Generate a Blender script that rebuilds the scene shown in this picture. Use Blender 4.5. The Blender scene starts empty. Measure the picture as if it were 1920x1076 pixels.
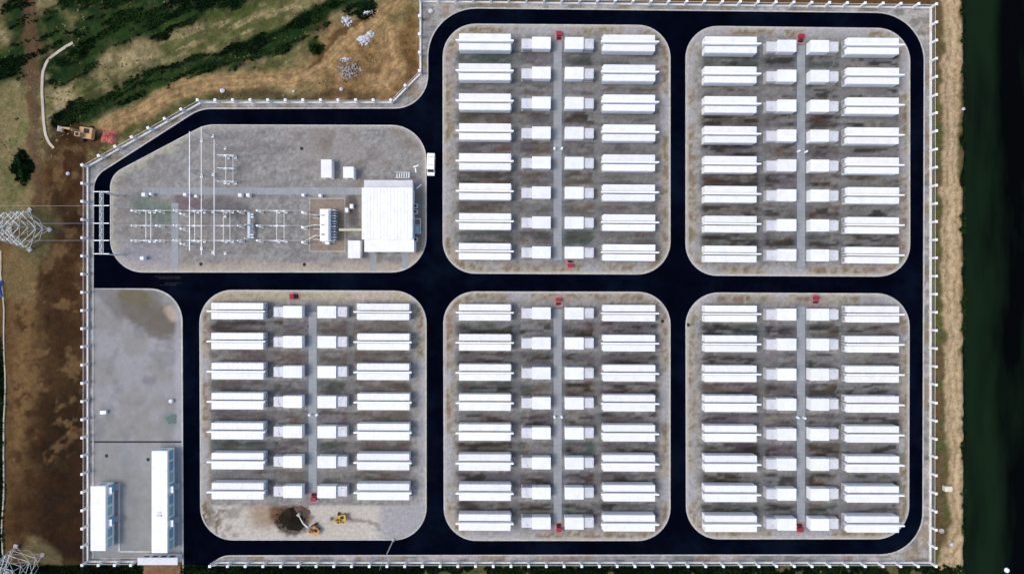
import bpy, bmesh, math, random
import numpy as np
from mathutils import Vector, Matrix

# ------------------------------------------------------------------ camera, sky, sun, exposure
H = 160.0            # camera height over the yard, metres
S = 0.126            # metres on the ground per pixel of the photograph
sc = bpy.context.scene
COL = sc.collection
cam = bpy.data.cameras.new('camera')
cam.sensor_width = 36.0
cam.lens = 36.0 * H / (1920 * S)
cam.clip_end = 6000.0
cam_o = bpy.data.objects.new('camera', cam)
cam_o.location = (0, 0, H)
COL.objects.link(cam_o)
sc.camera = cam_o

SUN_EL, SUN_AZ = math.radians(58), math.radians(187)     # sun stands in the west
w = bpy.data.worlds.new('World')
sc.world = w
w.use_nodes = True
nt = w.node_tree
sky = nt.nodes.new('ShaderNodeTexSky')
sky.sky_type = 'NISHITA'
sky.sun_disc = False
sky.sun_elevation = SUN_EL
sky.sun_rotation = math.radians(90) - SUN_AZ
sky.air_density = 1.0
sky.dust_density = 3.0
nt.links.new(sky.outputs[0], nt.nodes['Background'].inputs[0])
nt.nodes['Background'].inputs[1].default_value = 0.15
sun = bpy.data.lights.new('sun', 'SUN')
sun.energy = 1.0
sun.angle = math.radians(16)
sun.color = (1.0, 0.96, 0.90)
sun_o = bpy.data.objects.new('sun', sun)
d = Vector((math.cos(SUN_EL) * math.cos(SUN_AZ), math.cos(SUN_EL) * math.sin(SUN_AZ), math.sin(SUN_EL)))
sun_o.rotation_euler = d.to_track_quat('Z', 'Y').to_euler()
sun_o.location = d * 200
COL.objects.link(sun_o)
vs = sc.view_settings
vs.view_transform = 'Standard'
vs.look = 'None'
vs.gamma = 1.0
vs.use_curve_mapping = False
vs.exposure = 0.56

# ------------------------------------------------------------------ helpers
rnd = random.Random(7)
rng = np.random.default_rng(7)
R = math.radians


def G(px, py, h=0.0):
    """the world point that stands at height h on the line of sight of a photo pixel"""
    f = S * (1 - h / H)
    return ((px - 960) * f, (538 - py) * f)


def lin(c):
    c = c / 255.0
    return c / 12.92 if c <= 0.04045 else ((c + 0.055) / 1.055) ** 2.4


KREF = 1.30          # display value of a white 1.0 surface lit by this sun and sky


def A(r, g, b):
    return np.array([lin(r) / KREF, lin(g) / KREF, lin(b) / KREF])


class MB:
    def __init__(self):
        self.v, self.f, self.mi = [], [], []

    def box(self, c, s, rz=0.0, m=0, taper=None):
        x, y, z = s[0] / 2, s[1] / 2, s[2] / 2
        cs, sn = math.cos(rz), math.sin(rz)
        i = len(self.v)
        for dz in (-1, 1):
            for dx, dy in ((-1, -1), (1, -1), (1, 1), (-1, 1)):
                k = taper if (taper and dz > 0) else (1, 1)
                a, b = dx * x * k[0], dy * y * k[1]
                self.v.append((c[0] + a * cs - b * sn, c[1] + a * sn + b * cs, c[2] + dz * z))
        for q in ((3, 2, 1, 0), (4, 5, 6, 7), (0, 1, 5, 4), (1, 2, 6, 5), (2, 3, 7, 6), (3, 0, 4, 7)):
            self.f.append(tuple(i + k for k in q)); self.mi.append(m)
        return self

    def prism(self, poly, z0, z1, m=0):
        i, n = len(self.v), len(poly)
        for z in (z0, z1):
            self.v += [(p[0], p[1], z) for p in poly]
        self.f.append(tuple(i + k for k in range(n))[::-1]); self.mi.append(m)
        self.f.append(tuple(i + n + k for k in range(n))); self.mi.append(m)
        for k in range(n):
            l = (k + 1) % n
            self.f.append((i + k, i + l, i + n + l, i + n + k)); self.mi.append(m)
        return self

    def extr(self, prof, axis_pts, m=0):
        """profile (list of (u, z)) swept along y from y0 to y1"""
        y0, y1 = axis_pts
        i, n = len(self.v), len(prof)
        for y in (y0, y1):
            self.v += [(p[0], y, p[1]) for p in prof]
        self.f.append(tuple(i + k for k in range(n))); self.mi.append(m)
        self.f.append(tuple(i + n + k for k in range(n))[::-1]); self.mi.append(m)
        for k in range(n):
            l = (k + 1) % n
            self.f.append((i + l, i + k, i + n + k, i + n + l)); self.mi.append(m)
        return self

    def tube(self, a, b, r0, r1=None, n=6, m=0):
        r1 = r0 if r1 is None else r1
        a, b = Vector(a), Vector(b)
        d = (b - a)
        if d.length < 1e-6:
            return self
        q = d.to_track_quat('Z', 'Y')
        i = len(self.v)
        for p, r in ((a, r0), (b, r1)):
            for k in range(n):
                t = 2 * math.pi * (k + .5) / n
                self.v.append(tuple(p + q @ Vector((r * math.cos(t), r * math.sin(t), 0))))
        self.f.append(tuple(i + k for k in range(n))[::-1]); self.mi.append(m)
        self.f.append(tuple(i + n + k for k in range(n))); self.mi.append(m)
        for k in range(n):
            l = (k + 1) % n
            self.f.append((i + k, i + l, i + n + l, i + n + k)); self.mi.append(m)
        return self

    def lathe(self, c, prof, n=8, m=0):
        """prof: (r, z) from bottom to top"""
        i = len(self.v)
        for r, z in prof:
            for k in range(n):
                t = 2 * math.pi * k / n
                self.v.append((c[0] + r * math.cos(t), c[1] + r * math.sin(t), c[2] + z))
        for j in range(len(prof) - 1):
            for k in range(n):
                l = (k + 1) % n
                self.f.append((i + j * n + k, i + j * n + l, i + (j + 1) * n + l, i + (j + 1) * n + k)); self.mi.append(m)
        self.f.append(tuple(i + k for k in range(n))[::-1]); self.mi.append(m)
        e = i + (len(prof) - 1) * n
        self.f.append(tuple(e + k for k in range(n))); self.mi.append(m)
        return self

    def mesh(self, name, mats):
        me = bpy.data.meshes.new(name)
        me.from_pydata(self.v, [], self.f)
        for x in (mats if isinstance(mats, (list, tuple)) else [mats]):
            me.materials.append(x)
        if any(self.mi):
            me.polygons.foreach_set('material_index', self.mi)
        me.update()
        return me

    def build(self, name, mats, parent=None, **kw):
        return link(name, self.mesh(name, mats), parent, **kw)


def link(name, data, parent=None, loc=None, rz=0.0, label=None, cat=None, group=None, kind=None):
    o = bpy.data.objects.new(name, data)
    COL.objects.link(o)
    if parent:
        o.parent = parent
    if loc is not None:
        o.location = loc
    if rz:
        o.rotation_euler = (0, 0, rz)
    for k, v in (('label', label), ('category', cat), ('group', group), ('kind', kind)):
        if v:
            o[k] = v
    return o


def thing(name, label, cat, loc=(0, 0, 0), rz=0.0, group=None):
    return link(name, None, None, loc, rz, label, cat, group)


def bevel(o, wd, seg=1):
    md = o.modifiers.new('bevel', 'BEVEL')
    md.width = wd
    md.segments = seg
    md.limit_method = 'ANGLE'
    return o


# ------------------------------------------------------------------ materials
def mat(name, col, rough=0.6, metal=0.0, var=0.12, scale=1.2, bump=0.0, spec=0.3, dirt=None, dirt_amt=0.0, dirt_scale=0.35, stretch=None, objvar=0.0):
    m = bpy.data.materials.new(name)
    m.use_nodes = True
    t = m.node_tree
    b = t.nodes['Principled BSDF']
    b.inputs['Roughness'].default_value = rough
    b.inputs['Metallic'].default_value = metal
    b.inputs['Specular IOR Level'].default_value = spec
    geo = t.nodes.new('ShaderNodeNewGeometry')
    mp = t.nodes.new('ShaderNodeMapping')
    if stretch:
        mp.inputs['Scale'].default_value = stretch
    t.links.new(geo.outputs['Position'], mp.inputs[0])
    n = t.nodes.new('ShaderNodeTexNoise')
    n.inputs['Scale'].default_value = scale
    n.inputs['Detail'].default_value = 6
    n.inputs['Roughness'].default_value = 0.65
    t.links.new(mp.outputs[0], n.inputs['Vector'])
    r = t.nodes.new('ShaderNodeMapRange')
    r.inputs[1].default_value = 0.25
    r.inputs[2].default_value = 0.75
    r.inputs[3].default_value = 1 - var
    r.inputs[4].default_value = 1 + var
    t.links.new(n.outputs[0], r.inputs[0])
    mul = t.nodes.new('ShaderNodeMix')
    mul.data_type = 'RGBA'
    mul.blend_type = 'MULTIPLY'
    mul.inputs[0].default_value = 1
    mul.inputs[6].default_value = (*[min(1, float(c)) for c in col], 1)
    t.links.new(r.outputs[0], mul.inputs[7])
    out = mul.outputs[2]
    if dirt is not None:
        n2 = t.nodes.new('ShaderNodeTexNoise')
        n2.inputs['Scale'].default_value = dirt_scale
        n2.inputs['Detail'].default_value = 8
        n2.inputs['Roughness'].default_value = 0.7
        t.links.new(mp.outputs[0], n2.inputs['Vector'])
        r2 = t.nodes.new('ShaderNodeMapRange')
        r2.inputs[1].default_value = 0.48
        r2.inputs[2].default_value = 0.72
        r2.inputs[3].default_value = 0
        r2.inputs[4].default_value = dirt_amt
        t.links.new(n2.outputs[0], r2.inputs[0])
        mx = t.nodes.new('ShaderNodeMix')
        mx.data_type = 'RGBA'
        t.links.new(r2.outputs[0], mx.inputs[0])
        t.links.new(out, mx.inputs[6])
        mx.inputs[7].default_value = (*[float(c) for c in dirt], 1)
        out = mx.outputs[2]
    if objvar:
        oi = t.nodes.new('ShaderNodeObjectInfo')
        ro = t.nodes.new('ShaderNodeMapRange')
        ro.inputs[3].default_value = 1 - objvar
        ro.inputs[4].default_value = 1
        t.links.new(oi.outputs['Random'], ro.inputs[0])
        mo = t.nodes.new('ShaderNodeMix')
        mo.data_type = 'RGBA'
        mo.blend_type = 'MULTIPLY'
        mo.inputs[0].default_value = 1
        t.links.new(out, mo.inputs[6])
        t.links.new(ro.outputs[0], mo.inputs[7])
        out = mo.outputs[2]
    t.links.new(out, b.inputs['Base Color'])
    if bump:
        bp = t.nodes.new('ShaderNodeBump')
        bp.inputs['Strength'].default_value = bump
        bp.inputs['Distance'].default_value = 0.05
        t.links.new(n.outputs[0], bp.inputs['Height'])
        t.links.new(bp.outputs[0], b.inputs['Normal'])
    return m


def painted(name, rough=0.95, fine=3.0, fvar=0.5, mid=0.6, mvar=0.35, bump=0.6, spec=0.1):
    """soil, grass or gravel: the colour painted on the vertices, broken up by grain"""
    m = bpy.data.materials.new(name)
    m.use_nodes = True
    t = m.node_tree
    b = t.nodes['Principled BSDF']
    b.inputs['Roughness'].default_value = rough
    b.inputs['Specular IOR Level'].default_value = spec
    at = t.nodes.new('ShaderNodeAttribute')
    at.attribute_name = 'Col'
    geo = t.nodes.new('ShaderNodeNewGeometry')
    out = at.outputs['Color']
    last = None
    for sc_, va, det in ((mid, mvar, 5), (fine, fvar, 4)):
        n = t.nodes.new('ShaderNodeTexNoise')
        n.inputs['Scale'].default_value = sc_
        n.inputs['Detail'].default_value = det
        n.inputs['Roughness'].default_value = 0.7
        t.links.new(geo.outputs['Position'], n.inputs['Vector'])
        r = t.nodes.new('ShaderNodeMapRange')
        r.inputs[1].default_value = 0.3
        r.inputs[2].default_value = 0.7
        r.inputs[3].default_value = 1 - va
        r.inputs[4].default_value = 1 + va
        t.links.new(n.outputs[0], r.inputs[0])
        mul = t.nodes.new('ShaderNodeMix')
        mul.data_type = 'RGBA'
        mul.blend_type = 'MULTIPLY'
        mul.inputs[0].default_value = 1
        t.links.new(out, mul.inputs[6])
        t.links.new(r.outputs[0], mul.inputs[7])
        out = mul.outputs[2]
        last = n
    t.links.new(out, b.inputs['Base Color'])
    bp = t.nodes.new('ShaderNodeBump')
    bp.inputs['Strength'].default_value = bump
    bp.inputs['Distance'].default_value = 0.08
    t.links.new(last.outputs[0], bp.inputs['Height'])
    t.links.new(bp.outputs[0], b.inputs['Normal'])
    return m


M = {}
M['ground'] = painted('soil_and_grass', fine=2.6, fvar=0.30, mid=0.8, mvar=0.32, bump=0.5)
M['gravel'] = painted('gravel', fine=5.0, fvar=0.17, mid=1.3, mvar=0.20, bump=0.3)
M['yard'] = painted('rolled_yard_surface', fine=4.0, fvar=0.07, mid=0.5, mvar=0.10, bump=0.15)
M['foliage'] = painted('scrub_leaves', fine=2.0, fvar=0.4, mid=0.3, mvar=0.3, bump=0.0, rough=0.8)
M['asphalt'] = mat('fresh_asphalt', (0.0010, 0.0016, 0.0052), rough=1.0, var=0.5, scale=0.25, spec=0.0, dirt=(0.004, 0.008, 0.017), dirt_amt=0.75, dirt_scale=0.06, bump=0.1)
M['worn'] = mat('worn_road_paint', (0.03, 0.032, 0.035), rough=1.0, var=0.6, scale=1.5, spec=0.0, dirt=(0.003, 0.004, 0.009), dirt_amt=1.0, dirt_scale=1.1)
M['kerb'] = mat('kerb_concrete', (0.42, 0.41, 0.38), rough=0.9, var=0.25, scale=0.8, dirt=(0.24, 0.23, 0.2), dirt_amt=0.6)
M['concrete'] = mat('concrete', (0.40, 0.39, 0.37), rough=0.9, var=0.2, scale=1.5, dirt=(0.22, 0.21, 0.19), dirt_amt=0.6)
M['trench'] = mat('trench_slabs', (0.26, 0.28, 0.29), rough=0.9, var=0.18, scale=1.0, dirt=(0.17, 0.17, 0.165), dirt_amt=0.7, dirt_scale=0.25)
M['white'] = mat('white_enclosure_paint', (0.82, 0.83, 0.84), rough=0.45, var=0.04, scale=0.8, dirt=(0.6, 0.61, 0.61), dirt_amt=0.35, dirt_scale=0.5)
M['roofwhite'] = mat('white_roof_sheet', (0.745, 0.755, 0.755), rough=0.55, var=0.05, scale=0.5, dirt=(0.56, 0.56, 0.54), dirt_amt=0.5, dirt_scale=0.6, objvar=0.07)
M['wallwhite'] = mat('white_firewall_render', (0.82, 0.82, 0.82), rough=0.8, var=0.05, scale=1.0, dirt=(0.6, 0.6, 0.58), dirt_amt=0.3)
M['door'] = mat('enclosure_door_paint', (0.74, 0.76, 0.78), rough=0.45, var=0.04)
M['fin'] = mat('light_grey_steel', (0.55, 0.56, 0.58), rough=0.5, var=0.1, scale=2, dirt=(0.38, 0.38, 0.39), dirt_amt=0.5)
M['grey'] = mat('grey_steel', (0.30, 0.31, 0.33), rough=0.5, var=0.12, scale=2)
M['galv'] = mat('galvanised_steel', (0.56, 0.60, 0.62), rough=0.45, metal=0.3, var=0.15, scale=1.5)
M['porcelain'] = mat('grey_porcelain', (0.62, 0.62, 0.62), rough=0.3, var=0.06)
M['alu'] = mat('aluminium_tube', (0.62, 0.62, 0.63), rough=0.35, metal=0.2, var=0.08)
M['dark'] = mat('dark_rubber', (0.02, 0.02, 0.022), rough=0.8, var=0.2)
M['glass'] = mat('dark_glass', (0.02, 0.025, 0.03), rough=0.1, var=0.05, spec=0.5)
M['blueglass'] = mat('blue_window_film', (0.20, 0.42, 0.54), rough=0.3, var=0.25, scale=1.0, spec=0.4)
M['teal'] = mat('teal_panel', (0.32, 0.50, 0.53), rough=0.4, var=0.15)
M['red'] = mat('red_fire_paint', (0.27, 0.02, 0.035), rough=0.6, var=0.2, scale=2)
M['redslab'] = mat('red_painted_concrete', (0.32, 0.18, 0.17), rough=0.9, var=0.35, scale=1.0, dirt=(0.25, 0.23, 0.22), dirt_amt=0.8, dirt_scale=0.6)
M['yellow'] = mat('yellow_machine_paint', (0.55, 0.33, 0.04), rough=0.5, var=0.2, scale=2, dirt=(0.2, 0.14, 0.06), dirt_amt=0.5)
M['amber'] = mat('amber_machine_paint', (0.52, 0.25, 0.06), rough=0.55, var=0.25, scale=2, dirt=(0.22, 0.13, 0.06), dirt_amt=0.5)
M['orange'] = mat('faded_orange_paint', (0.48, 0.29, 0.13), rough=0.6, var=0.2, scale=2, dirt=(0.2, 0.12, 0.06), dirt_amt=0.5)
M['yellowduct'] = mat('yellow_busbar_duct', (0.42, 0.42, 0.27), rough=0.5, var=0.15)
M['van'] = mat('white_car_paint', (0.82, 0.82, 0.82), rough=0.25, var=0.02, spec=0.5)
M['fence'] = mat('white_fence_paint', (0.80, 0.80, 0.79), rough=0.6, var=0.1, scale=1.0, dirt=(0.6, 0.59, 0.56), dirt_amt=0.4)
M['plinth'] = mat('fence_plinth', (0.66, 0.66, 0.64), rough=0.85, var=0.12, scale=0.8, dirt=(0.34, 0.33, 0.3), dirt_amt=0.5)
M['tarp'] = mat('red_tarpaulin', (0.40, 0.10, 0.08), rough=0.7, var=0.35, scale=1.2, dirt=(0.32, 0.19, 0.13), dirt_amt=0.8, dirt_scale=0.8)
M['blue'] = mat('blue_tarpaulin', (0.03, 0.10, 0.34), rough=0.5, var=0.3, scale=1.0)
M['rock'] = mat('pale_rubble', (0.46, 0.47, 0.50), rough=0.9, var=0.3, scale=1.5)
M['rockgrey'] = mat('grey_rubble', (0.24, 0.22, 0.21), rough=0.9, var=0.4, scale=1.5)
M['heap'] = mat('wet_dark_soil', (0.012, 0.010, 0.006), rough=0.95, var=0.6, scale=1.0, bump=0.8, dirt=(0.045, 0.03, 0.018), dirt_amt=0.8, dirt_scale=0.3, spec=0.1)
M['brownpit'] = mat('rusty_pit_gravel', (0.235, 0.185, 0.145), rough=0.95, var=0.3, scale=3, bump=0.5, dirt=(0.15, 0.11, 0.085), dirt_amt=0.8, dirt_scale=0.7)
M['cream'] = mat('cream_sheet_metal', (0.62, 0.58, 0.45), rough=0.6, var=0.1)
M['bark'] = mat('bark', (0.07, 0.05, 0.03), rough=0.9, var=0.3)
M['path'] = mat('pale_path_concrete', (0.42, 0.37, 0.29), rough=0.95, var=0.2, scale=0.6, dirt=(0.28, 0.23, 0.16), dirt_amt=0.7)


# ------------------------------------------------------------------ numpy painting tools
def vnoise(x, y, seed=0):
    xi, yi = np.floor(x).astype(np.int64), np.floor(y).astype(np.int64)
    xf, yf = x - xi, y - yi
    u, v = xf * xf * (3 - 2 * xf), yf * yf * (3 - 2 * yf)

    def hsh(a, b):
        n = (a * 374761393 + b * 668265263 + seed * 974634221) & 0xffffffff
        n = ((n ^ (n >> 13)) * 1274126177) & 0xffffffff
        return ((n ^ (n >> 16)) & 0xffff) / 65535.0
    a, b, c, e = hsh(xi, yi), hsh(xi + 1, yi), hsh(xi, yi + 1), hsh(xi + 1, yi + 1)
    return (a * (1 - u) + b * u) * (1 - v) + (c * (1 - u) + e * u) * v


def fbm(x, y, scale, seed=0, octs=4):
    s, t, a = 0.0, 0.0, 1.0
    for k in range(octs):
        s = s + a * vnoise(x / scale * 2 ** k + 17.3 * k, y / scale * 2 ** k - 9.1 * k, seed + k)
        t += a
        a *= 0.55
    return s / t


def sstep(a, b, x):
    t = np.clip((x - a) / (b - a), 0, 1)
    return t * t * (3 - 2 * t)


def dist_line(px, py, pts):
    best = np.full(px.shape, 1e9)
    for (x0, y0), (x1, y1) in zip(pts, pts[1:]):
        dx, dy = x1 - x0, y1 - y0
        t = np.clip(((px - x0) * dx + (py - y0) * dy) / (dx * dx + dy * dy + 1e-9), 0, 1)
        best = np.minimum(best, np.hypot(px - x0 - t * dx, py - y0 - t * dy))
    return best


def sdf(px, py, poly):
    """signed distance to a polygon, positive inside"""
    dd = dist_line(px, py, list(poly) + [poly[0]])
    ins = np.zeros(px.shape, bool)
    n = len(poly)
    for i in range(n):
        x0, y0 = poly[i]
        x1, y1 = poly[(i + 1) % n]
        c = ((y0 > py) != (y1 > py)) & (px < (x1 - x0) * (py - y0) / (y1 - y0 + 1e-12) + x0)
        ins ^= c
    return np.where(ins, dd, -dd)


def rounded(corners):
    """corners: (px, py, radius) -> list of pixel points with filleted corners"""
    out = []
    n = len(corners)
    for i in range(n):
        p = Vector(corners[i][:2]); r = corners[i][2]
        if r <= 0:
            out.append(tuple(p)); continue
        a = (Vector(corners[i - 1][:2]) - p).normalized()
        b = (Vector(corners[(i + 1) % n][:2]) - p).normalized()
        ang = a.angle(b)
        t = r / math.tan(ang / 2)
        bis = (a + b).normalized()
        c = p + bis * (r / math.sin(ang / 2))
        p0, p1 = p + a * t, p + b * t
        a0 = math.atan2(p0.y - c.y, p0.x - c.x)
        a1 = math.atan2(p1.y - c.y, p1.x - c.x)
        da = (a1 - a0 + math.pi) % (2 * math.pi) - math.pi
        for k in range(13):
            an = a0 + da * k / 12
            out.append((c.x + r * math.cos(an), c.y + r * math.sin(an)))
    return out


# outlines in photo pixels -----------------------------------------------------
ISL = {
    'A': rounded([(830, 45, 62), (1257, 48, 62), (1257, 515, 62), (830, 513, 62)]),
    'B': rounded([(1285, 49, 60), (1706, 54, 62), (1706, 519, 60), (1285, 517, 60)]),
    'C': rounded([(374, 543, 62), (800, 545, 62), (800, 1012, 62), (376, 1012, 62)]),
    'D': rounded([(831, 546, 60), (1257, 547, 62), (1257, 1013, 62), (832, 1013, 62)]),
    'E': rounded([(1285, 548, 62), (1705, 550, 62), (1704, 1010, 62), (1286, 1010, 62)]),
    'S': rounded([(207, 328, 40), (385, 234, 70), (800, 235, 66), (800, 511, 66), (207, 511, 62)]),
}
YARD = rounded([(174, 541, 0), (342, 541, 62), (344, 1046, 0), (174, 1046, 0)])
ROAD = rounded([(176, 540.5, 0), (177, 332, 42), (376, 205, 70), (803, 204, 62), (803, 16, 90), (1732, 26, 90), (1729, 1038, 78),
                (388, 1040, 44), (388, 1150, 0), (345, 1150, 0), (342.5, 540.8, 62)])
FENCE_POLY = [(166, 313), (379, 193), (736, 193), (789, 139), (789, 4), (1744, 16), (1743, 1053), (166, 1051)]

# ------------------------------------------------------------------ ground colours
C_SOIL = A(96, 72, 40); C_TAN = A(176, 142, 94); C_DRY = A(146, 132, 88); C_GREEN = A(28, 52, 16)
C_DARKG = A(10, 32, 9); C_BROWN = A(54, 36, 18); C_DBROWN = A(34, 21, 9); C_OLIVE = A(96, 92, 52)
C_GRAV = A(146, 144, 140)

GREEN_BANDS = [  # (polyline, half width)
    ([(120, 222), (200, 192), (262, 166), (350, 128), (440, 98), (520, 66), (600, 26), (660, -10)], 21),
    ([(440, 104), (520, 78), (600, 34)], 26),
    ([(150, -10), (230, 14), (300, 10), (420, -24)], 50),
    ([(160, 60), (230, 58), (310, 36)], 27),
    ([(108, 132), (150, 112), (165, 85)], 38),
    ([(-20, 140), (30, 115), (58, 70), (30, 20)], 34),
    ([(100, 40), (110, 80)], 24),
    ([(300, 50), (380, 10), (440, -15)], 20),
    ([(585, 85), (595, 98)], 14),
    ([(640, 0), (690, 10)], 22),
]
FIELD = [([(175, 130), (250, 118), (300, 95), (380, 70), (470, 40), (540, 10)], 30), ([(90, 150), (120, 190), (118, 230)], 20), ([(20, 200), (40, 260)], 40)]
TRACKS = [([(160, 262), (235, 225), (300, 190), (345, 168), (400, 154), (480, 152), (560, 148), (610, 124), (640, 88), (690, 48), (730, 12), (765, -20)], 15),
          ([(735, 60), (740, 110), (728, 160)], 16), ([(700, 150), (728, 160), (750, 120)], 14)]
TRACKS_R = [([(1786, -60), (1784, 120), (1782, 320), (1785, 520), (1790, 760), (1798, 860), (1800, 960), (1796, 1140)], 16),
            ([(1770, 1060), (1785, 1030), (1795, 1000)], 16)]


def ground_paint(px, py):
    n1 = fbm(px, py, 60, 1); n2 = fbm(px, py, 22, 5); n3 = fbm(px, py, 9, 9)
    wx = px + (fbm(px, py, 45, 21) - .5) * 34 + (n3 - .5) * 10
    wy = py + (fbm(px, py, 45, 31) - .5) * 34 + (fbm(px, py, 9, 13) - .5) * 10
    su, sv = .9 * px - .43 * py, .43 * px + .9 * py
    st = fbm(su / 4.5, sv, 11, 51)                # streaks along the scrub bands
    st2 = fbm(su / 3.0, sv, 30, 55)
    c = np.empty(px.shape + (3,))
    c[:] = C_SOIL
    green = np.zeros(px.shape)

    def mix(col, a):
        nonlocal c
        a = np.clip(a, 0, 1)[..., None]
        c = c * (1 - a) + np.asarray(col) * a
    # upper wasteland
    up = sstep(330, 250, wy) * sstep(800, 780, px)
    mix(A(130, 119, 80), up)
    mix(A(162, 146, 106), up * sstep(.42, .6, n2) * .8)
    mix(A(96, 98, 52), up * sstep(.5, .62, st) * .7)
    mix(A(158, 126, 84), up * sstep(540, 640, px) * sstep(20, 70, wy) * .85)
    mix(A(128, 98, 62), up * sstep(540, 640, px) * sstep(20, 70, wy) * sstep(.5, .62, n2) * .7)
    for pts, hw in FIELD:
        mix(A(168, 152, 110), sstep(hw * 1.25, hw * .5, dist_line(wx, wy, pts)) * (.4 + .6 * sstep(.4, .58, n2)))
    for pts, hw in GREEN_BANDS:
        a = sstep(hw * 1.25, hw * .6, dist_line(wx, wy, pts) + 16 * (st - .5))
        tone = sstep(.36, .64, st)[..., None]
        mix(C_DARKG * .65 * (1 - tone) + A(30, 56, 20) * tone, a * (.82 + .18 * sstep(.35, .5, n3)))
        green = np.maximum(green, a * (.12 + .6 * sstep(.60, .42, st)))
    a = up * sstep(.54, .66, st2) * sstep(560, 480, px) * (.4 + .6 * sstep(.42, .56, n3)) * .7
    mix(A(42, 66, 24), a)
    green = np.maximum(green, a * .55)
    # the light field north of the second band keeps olive streaks
    a = sstep(46, 20, dist_line(wx, wy, [(330, 78), (420, 50), (520, 12)])) * sstep(.44, .56, st) * .75
    mix(A(70, 84, 34), a); green = np.maximum(green, a * .4)
    for pts, hw in TRACKS:
        dl = dist_line(wx * .4 + px * .6, wy * .4 + py * .6, pts)
        mix(A(186, 154, 108) * (.55 + .5 * n3[..., None] + .4 * n2[..., None]), sstep(hw * 1.6, hw * .5, dl + 14 * (n2 - .5)) * .9)
        rut = np.exp(-((dl - hw * .45) / 2.0) ** 2) + .7 * np.exp(-((dl - hw * .95) / 1.6) ** 2)
        mix(A(128, 92, 54), np.clip(rut, 0, 1) * .55)
    mix(A(114, 82, 46), sstep(18, 6, dist_line(wx, wy, [(765, 20), (770, 120), (750, 165)])) * .6)
    mix(A(92, 66, 36), sstep(8, 3, dist_line(wx, wy, [(590, 130), (640, 62), (690, 32)])) * .8)
    mix(A(76, 60, 42), sstep(15, 4, dist_line(wx, wy, [(400, 178), (545, 180), (620, 182), (700, 178)])) * .65)
    mix(A(70, 74, 36), sstep(13, 4, dist_line(wx, wy, [(225, 262), (300, 222), (360, 188)])) * .7)
    c = c * (1 - up * .30 * sstep(.44, .62, fbm(px, py, 12, 97)))[..., None]
    c = c * (1 - .12 * up)[..., None]
    # west side: dirt lane, brown field
    mix(A(124, 112, 76), sstep(72, 50, wx) * sstep(140, 190, wy) * sstep(460, 380, wy) * .9)
    mix(A(84, 94, 50), sstep(90, 50, wx) * sstep(150, 190, wy) * sstep(470, 400, wy) * sstep(.5, .62, n2) * .6)
    mix(A(92, 70, 50), sstep(17, 7, dist_line(wx, py, [(56, -20), (62, 120), (66, 200), (70, 320), (84, 420)])) * .85)
    wl = sstep(168, 160, px)
    fld = wl * sstep(-14, 22, sdf(wx, wy, [(170, 262), (118, 235), (95, 262), (84, 330), (72, 420), (60, 480), (25, 560), (14, 700), (14, 1040), (170, 1058)]))
    m_ = fbm(px, py * .8, 38, 61)[..., None]
    mix(A(34, 22, 11) * (1 - m_) + A(88, 64, 38) * m_, fld)
    mix(A(26, 16, 8), fld * sstep(640, 860, wy + 60 * (n1 - .5)) * sstep(30, 90, wx) * .75)
    mix(A(118, 92, 58), fld * sstep(90, 20, wx + 90 * (n1 - .5)) * sstep(430, 480, wy) * sstep(930, 820, wy) * .85)
    mix(A(108, 84, 54), fld * sstep(.56, .66, n2) * sstep(900, 800, wy) * .75)
    mix(A(56, 34, 16), fld * sstep(.55, .66, fbm(px, py, 18, 67)) * .7)
    mix(A(136, 106, 72), fld * sstep(16, 4, dist_line(wx, wy, [(96, 862), (118, 836), (132, 822)])) * sstep(.4, .6, n3) * .4)
    mix(A(118, 100, 66), sstep(42, 22, dist_line(wx, wy, [(38, 490), (32, 540)])) * .8)
    mix(A(120, 108, 72), sstep(34, 18, dist_line(wx, wy, [(60, 1035), (90, 1050)])) * .8)
    mix(A(92, 88, 58), sstep(50, 24, dist_line(wx, wy, [(80, 420), (66, 450)])) * .75)
    mix(A(52, 32, 16), sstep(26, 10, dist_line(wx, wy, [(118, 243), (165, 252), (175, 262)])) * .8)  # brown patch round the excavator, its dark excavation shadow painted into the soil
    a = sstep(11, 4, px) * sstep(600, 680, py)
    mix(C_DARKG, a); green = np.maximum(green, a)
    a = sstep(24, 10, np.hypot((wx - 40), (wy - 318) * .6))
    mix(C_DARKG, a); green = np.maximum(green, a)
    # foot of the fence, bottom strip
    a = sstep(1055, 1063, py + 8 * (n3 - .5)) * (1 - sstep(264, 270, px) * sstep(342, 336, px))
    bare = sstep(.54, .62, n2) * .75 * sstep(760, 800, px)
    mix(C_DARKG * .7, a)
    mix(A(104, 98, 62), a * bare)
    mix(A(54, 72, 26), a * sstep(.5, .6, fbm(px, py, 34, 95)) * .6)
    green = np.maximum(green, a * (1 - bare))
    mix(A(128, 96, 72) * (.7 + .6 * n3[..., None]), sstep(264, 268, px) * sstep(342, 338, px) * sstep(1056, 1060, py))
    # east side: olive verge, sandy track, bank
    e = sstep(1744, 1750, px)
    mix(A(100, 84, 56), e)
    mix(A(82, 86, 46), e * sstep(.46, .56, n2) * .85)
    ws = px + (fbm(px, py, 30, 25) - .5) * 22 + (n3 - .5) * 6
    for pts, hw in TRACKS_R:
        dl = dist_line(ws, py, pts)
        sk = fbm(px * 2.2, py * .12, 12, 45)[..., None]
        mix(A(184, 160, 124) * (.74 + .5 * sk), sstep(hw * 1.35, hw * .7, dl) * .95)
        rut = np.exp(-((dl - hw * .45) / 1.6) ** 2)
        mix(A(134, 104, 70), rut * .6)
        mix(A(202, 182, 146), np.exp(-(dl / 2.4) ** 2) * .5)
    mix(A(88, 72, 48), sstep(14, 8, np.maximum(np.abs(px - 1766), np.abs(py - 995) * .4)) * .7)
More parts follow.
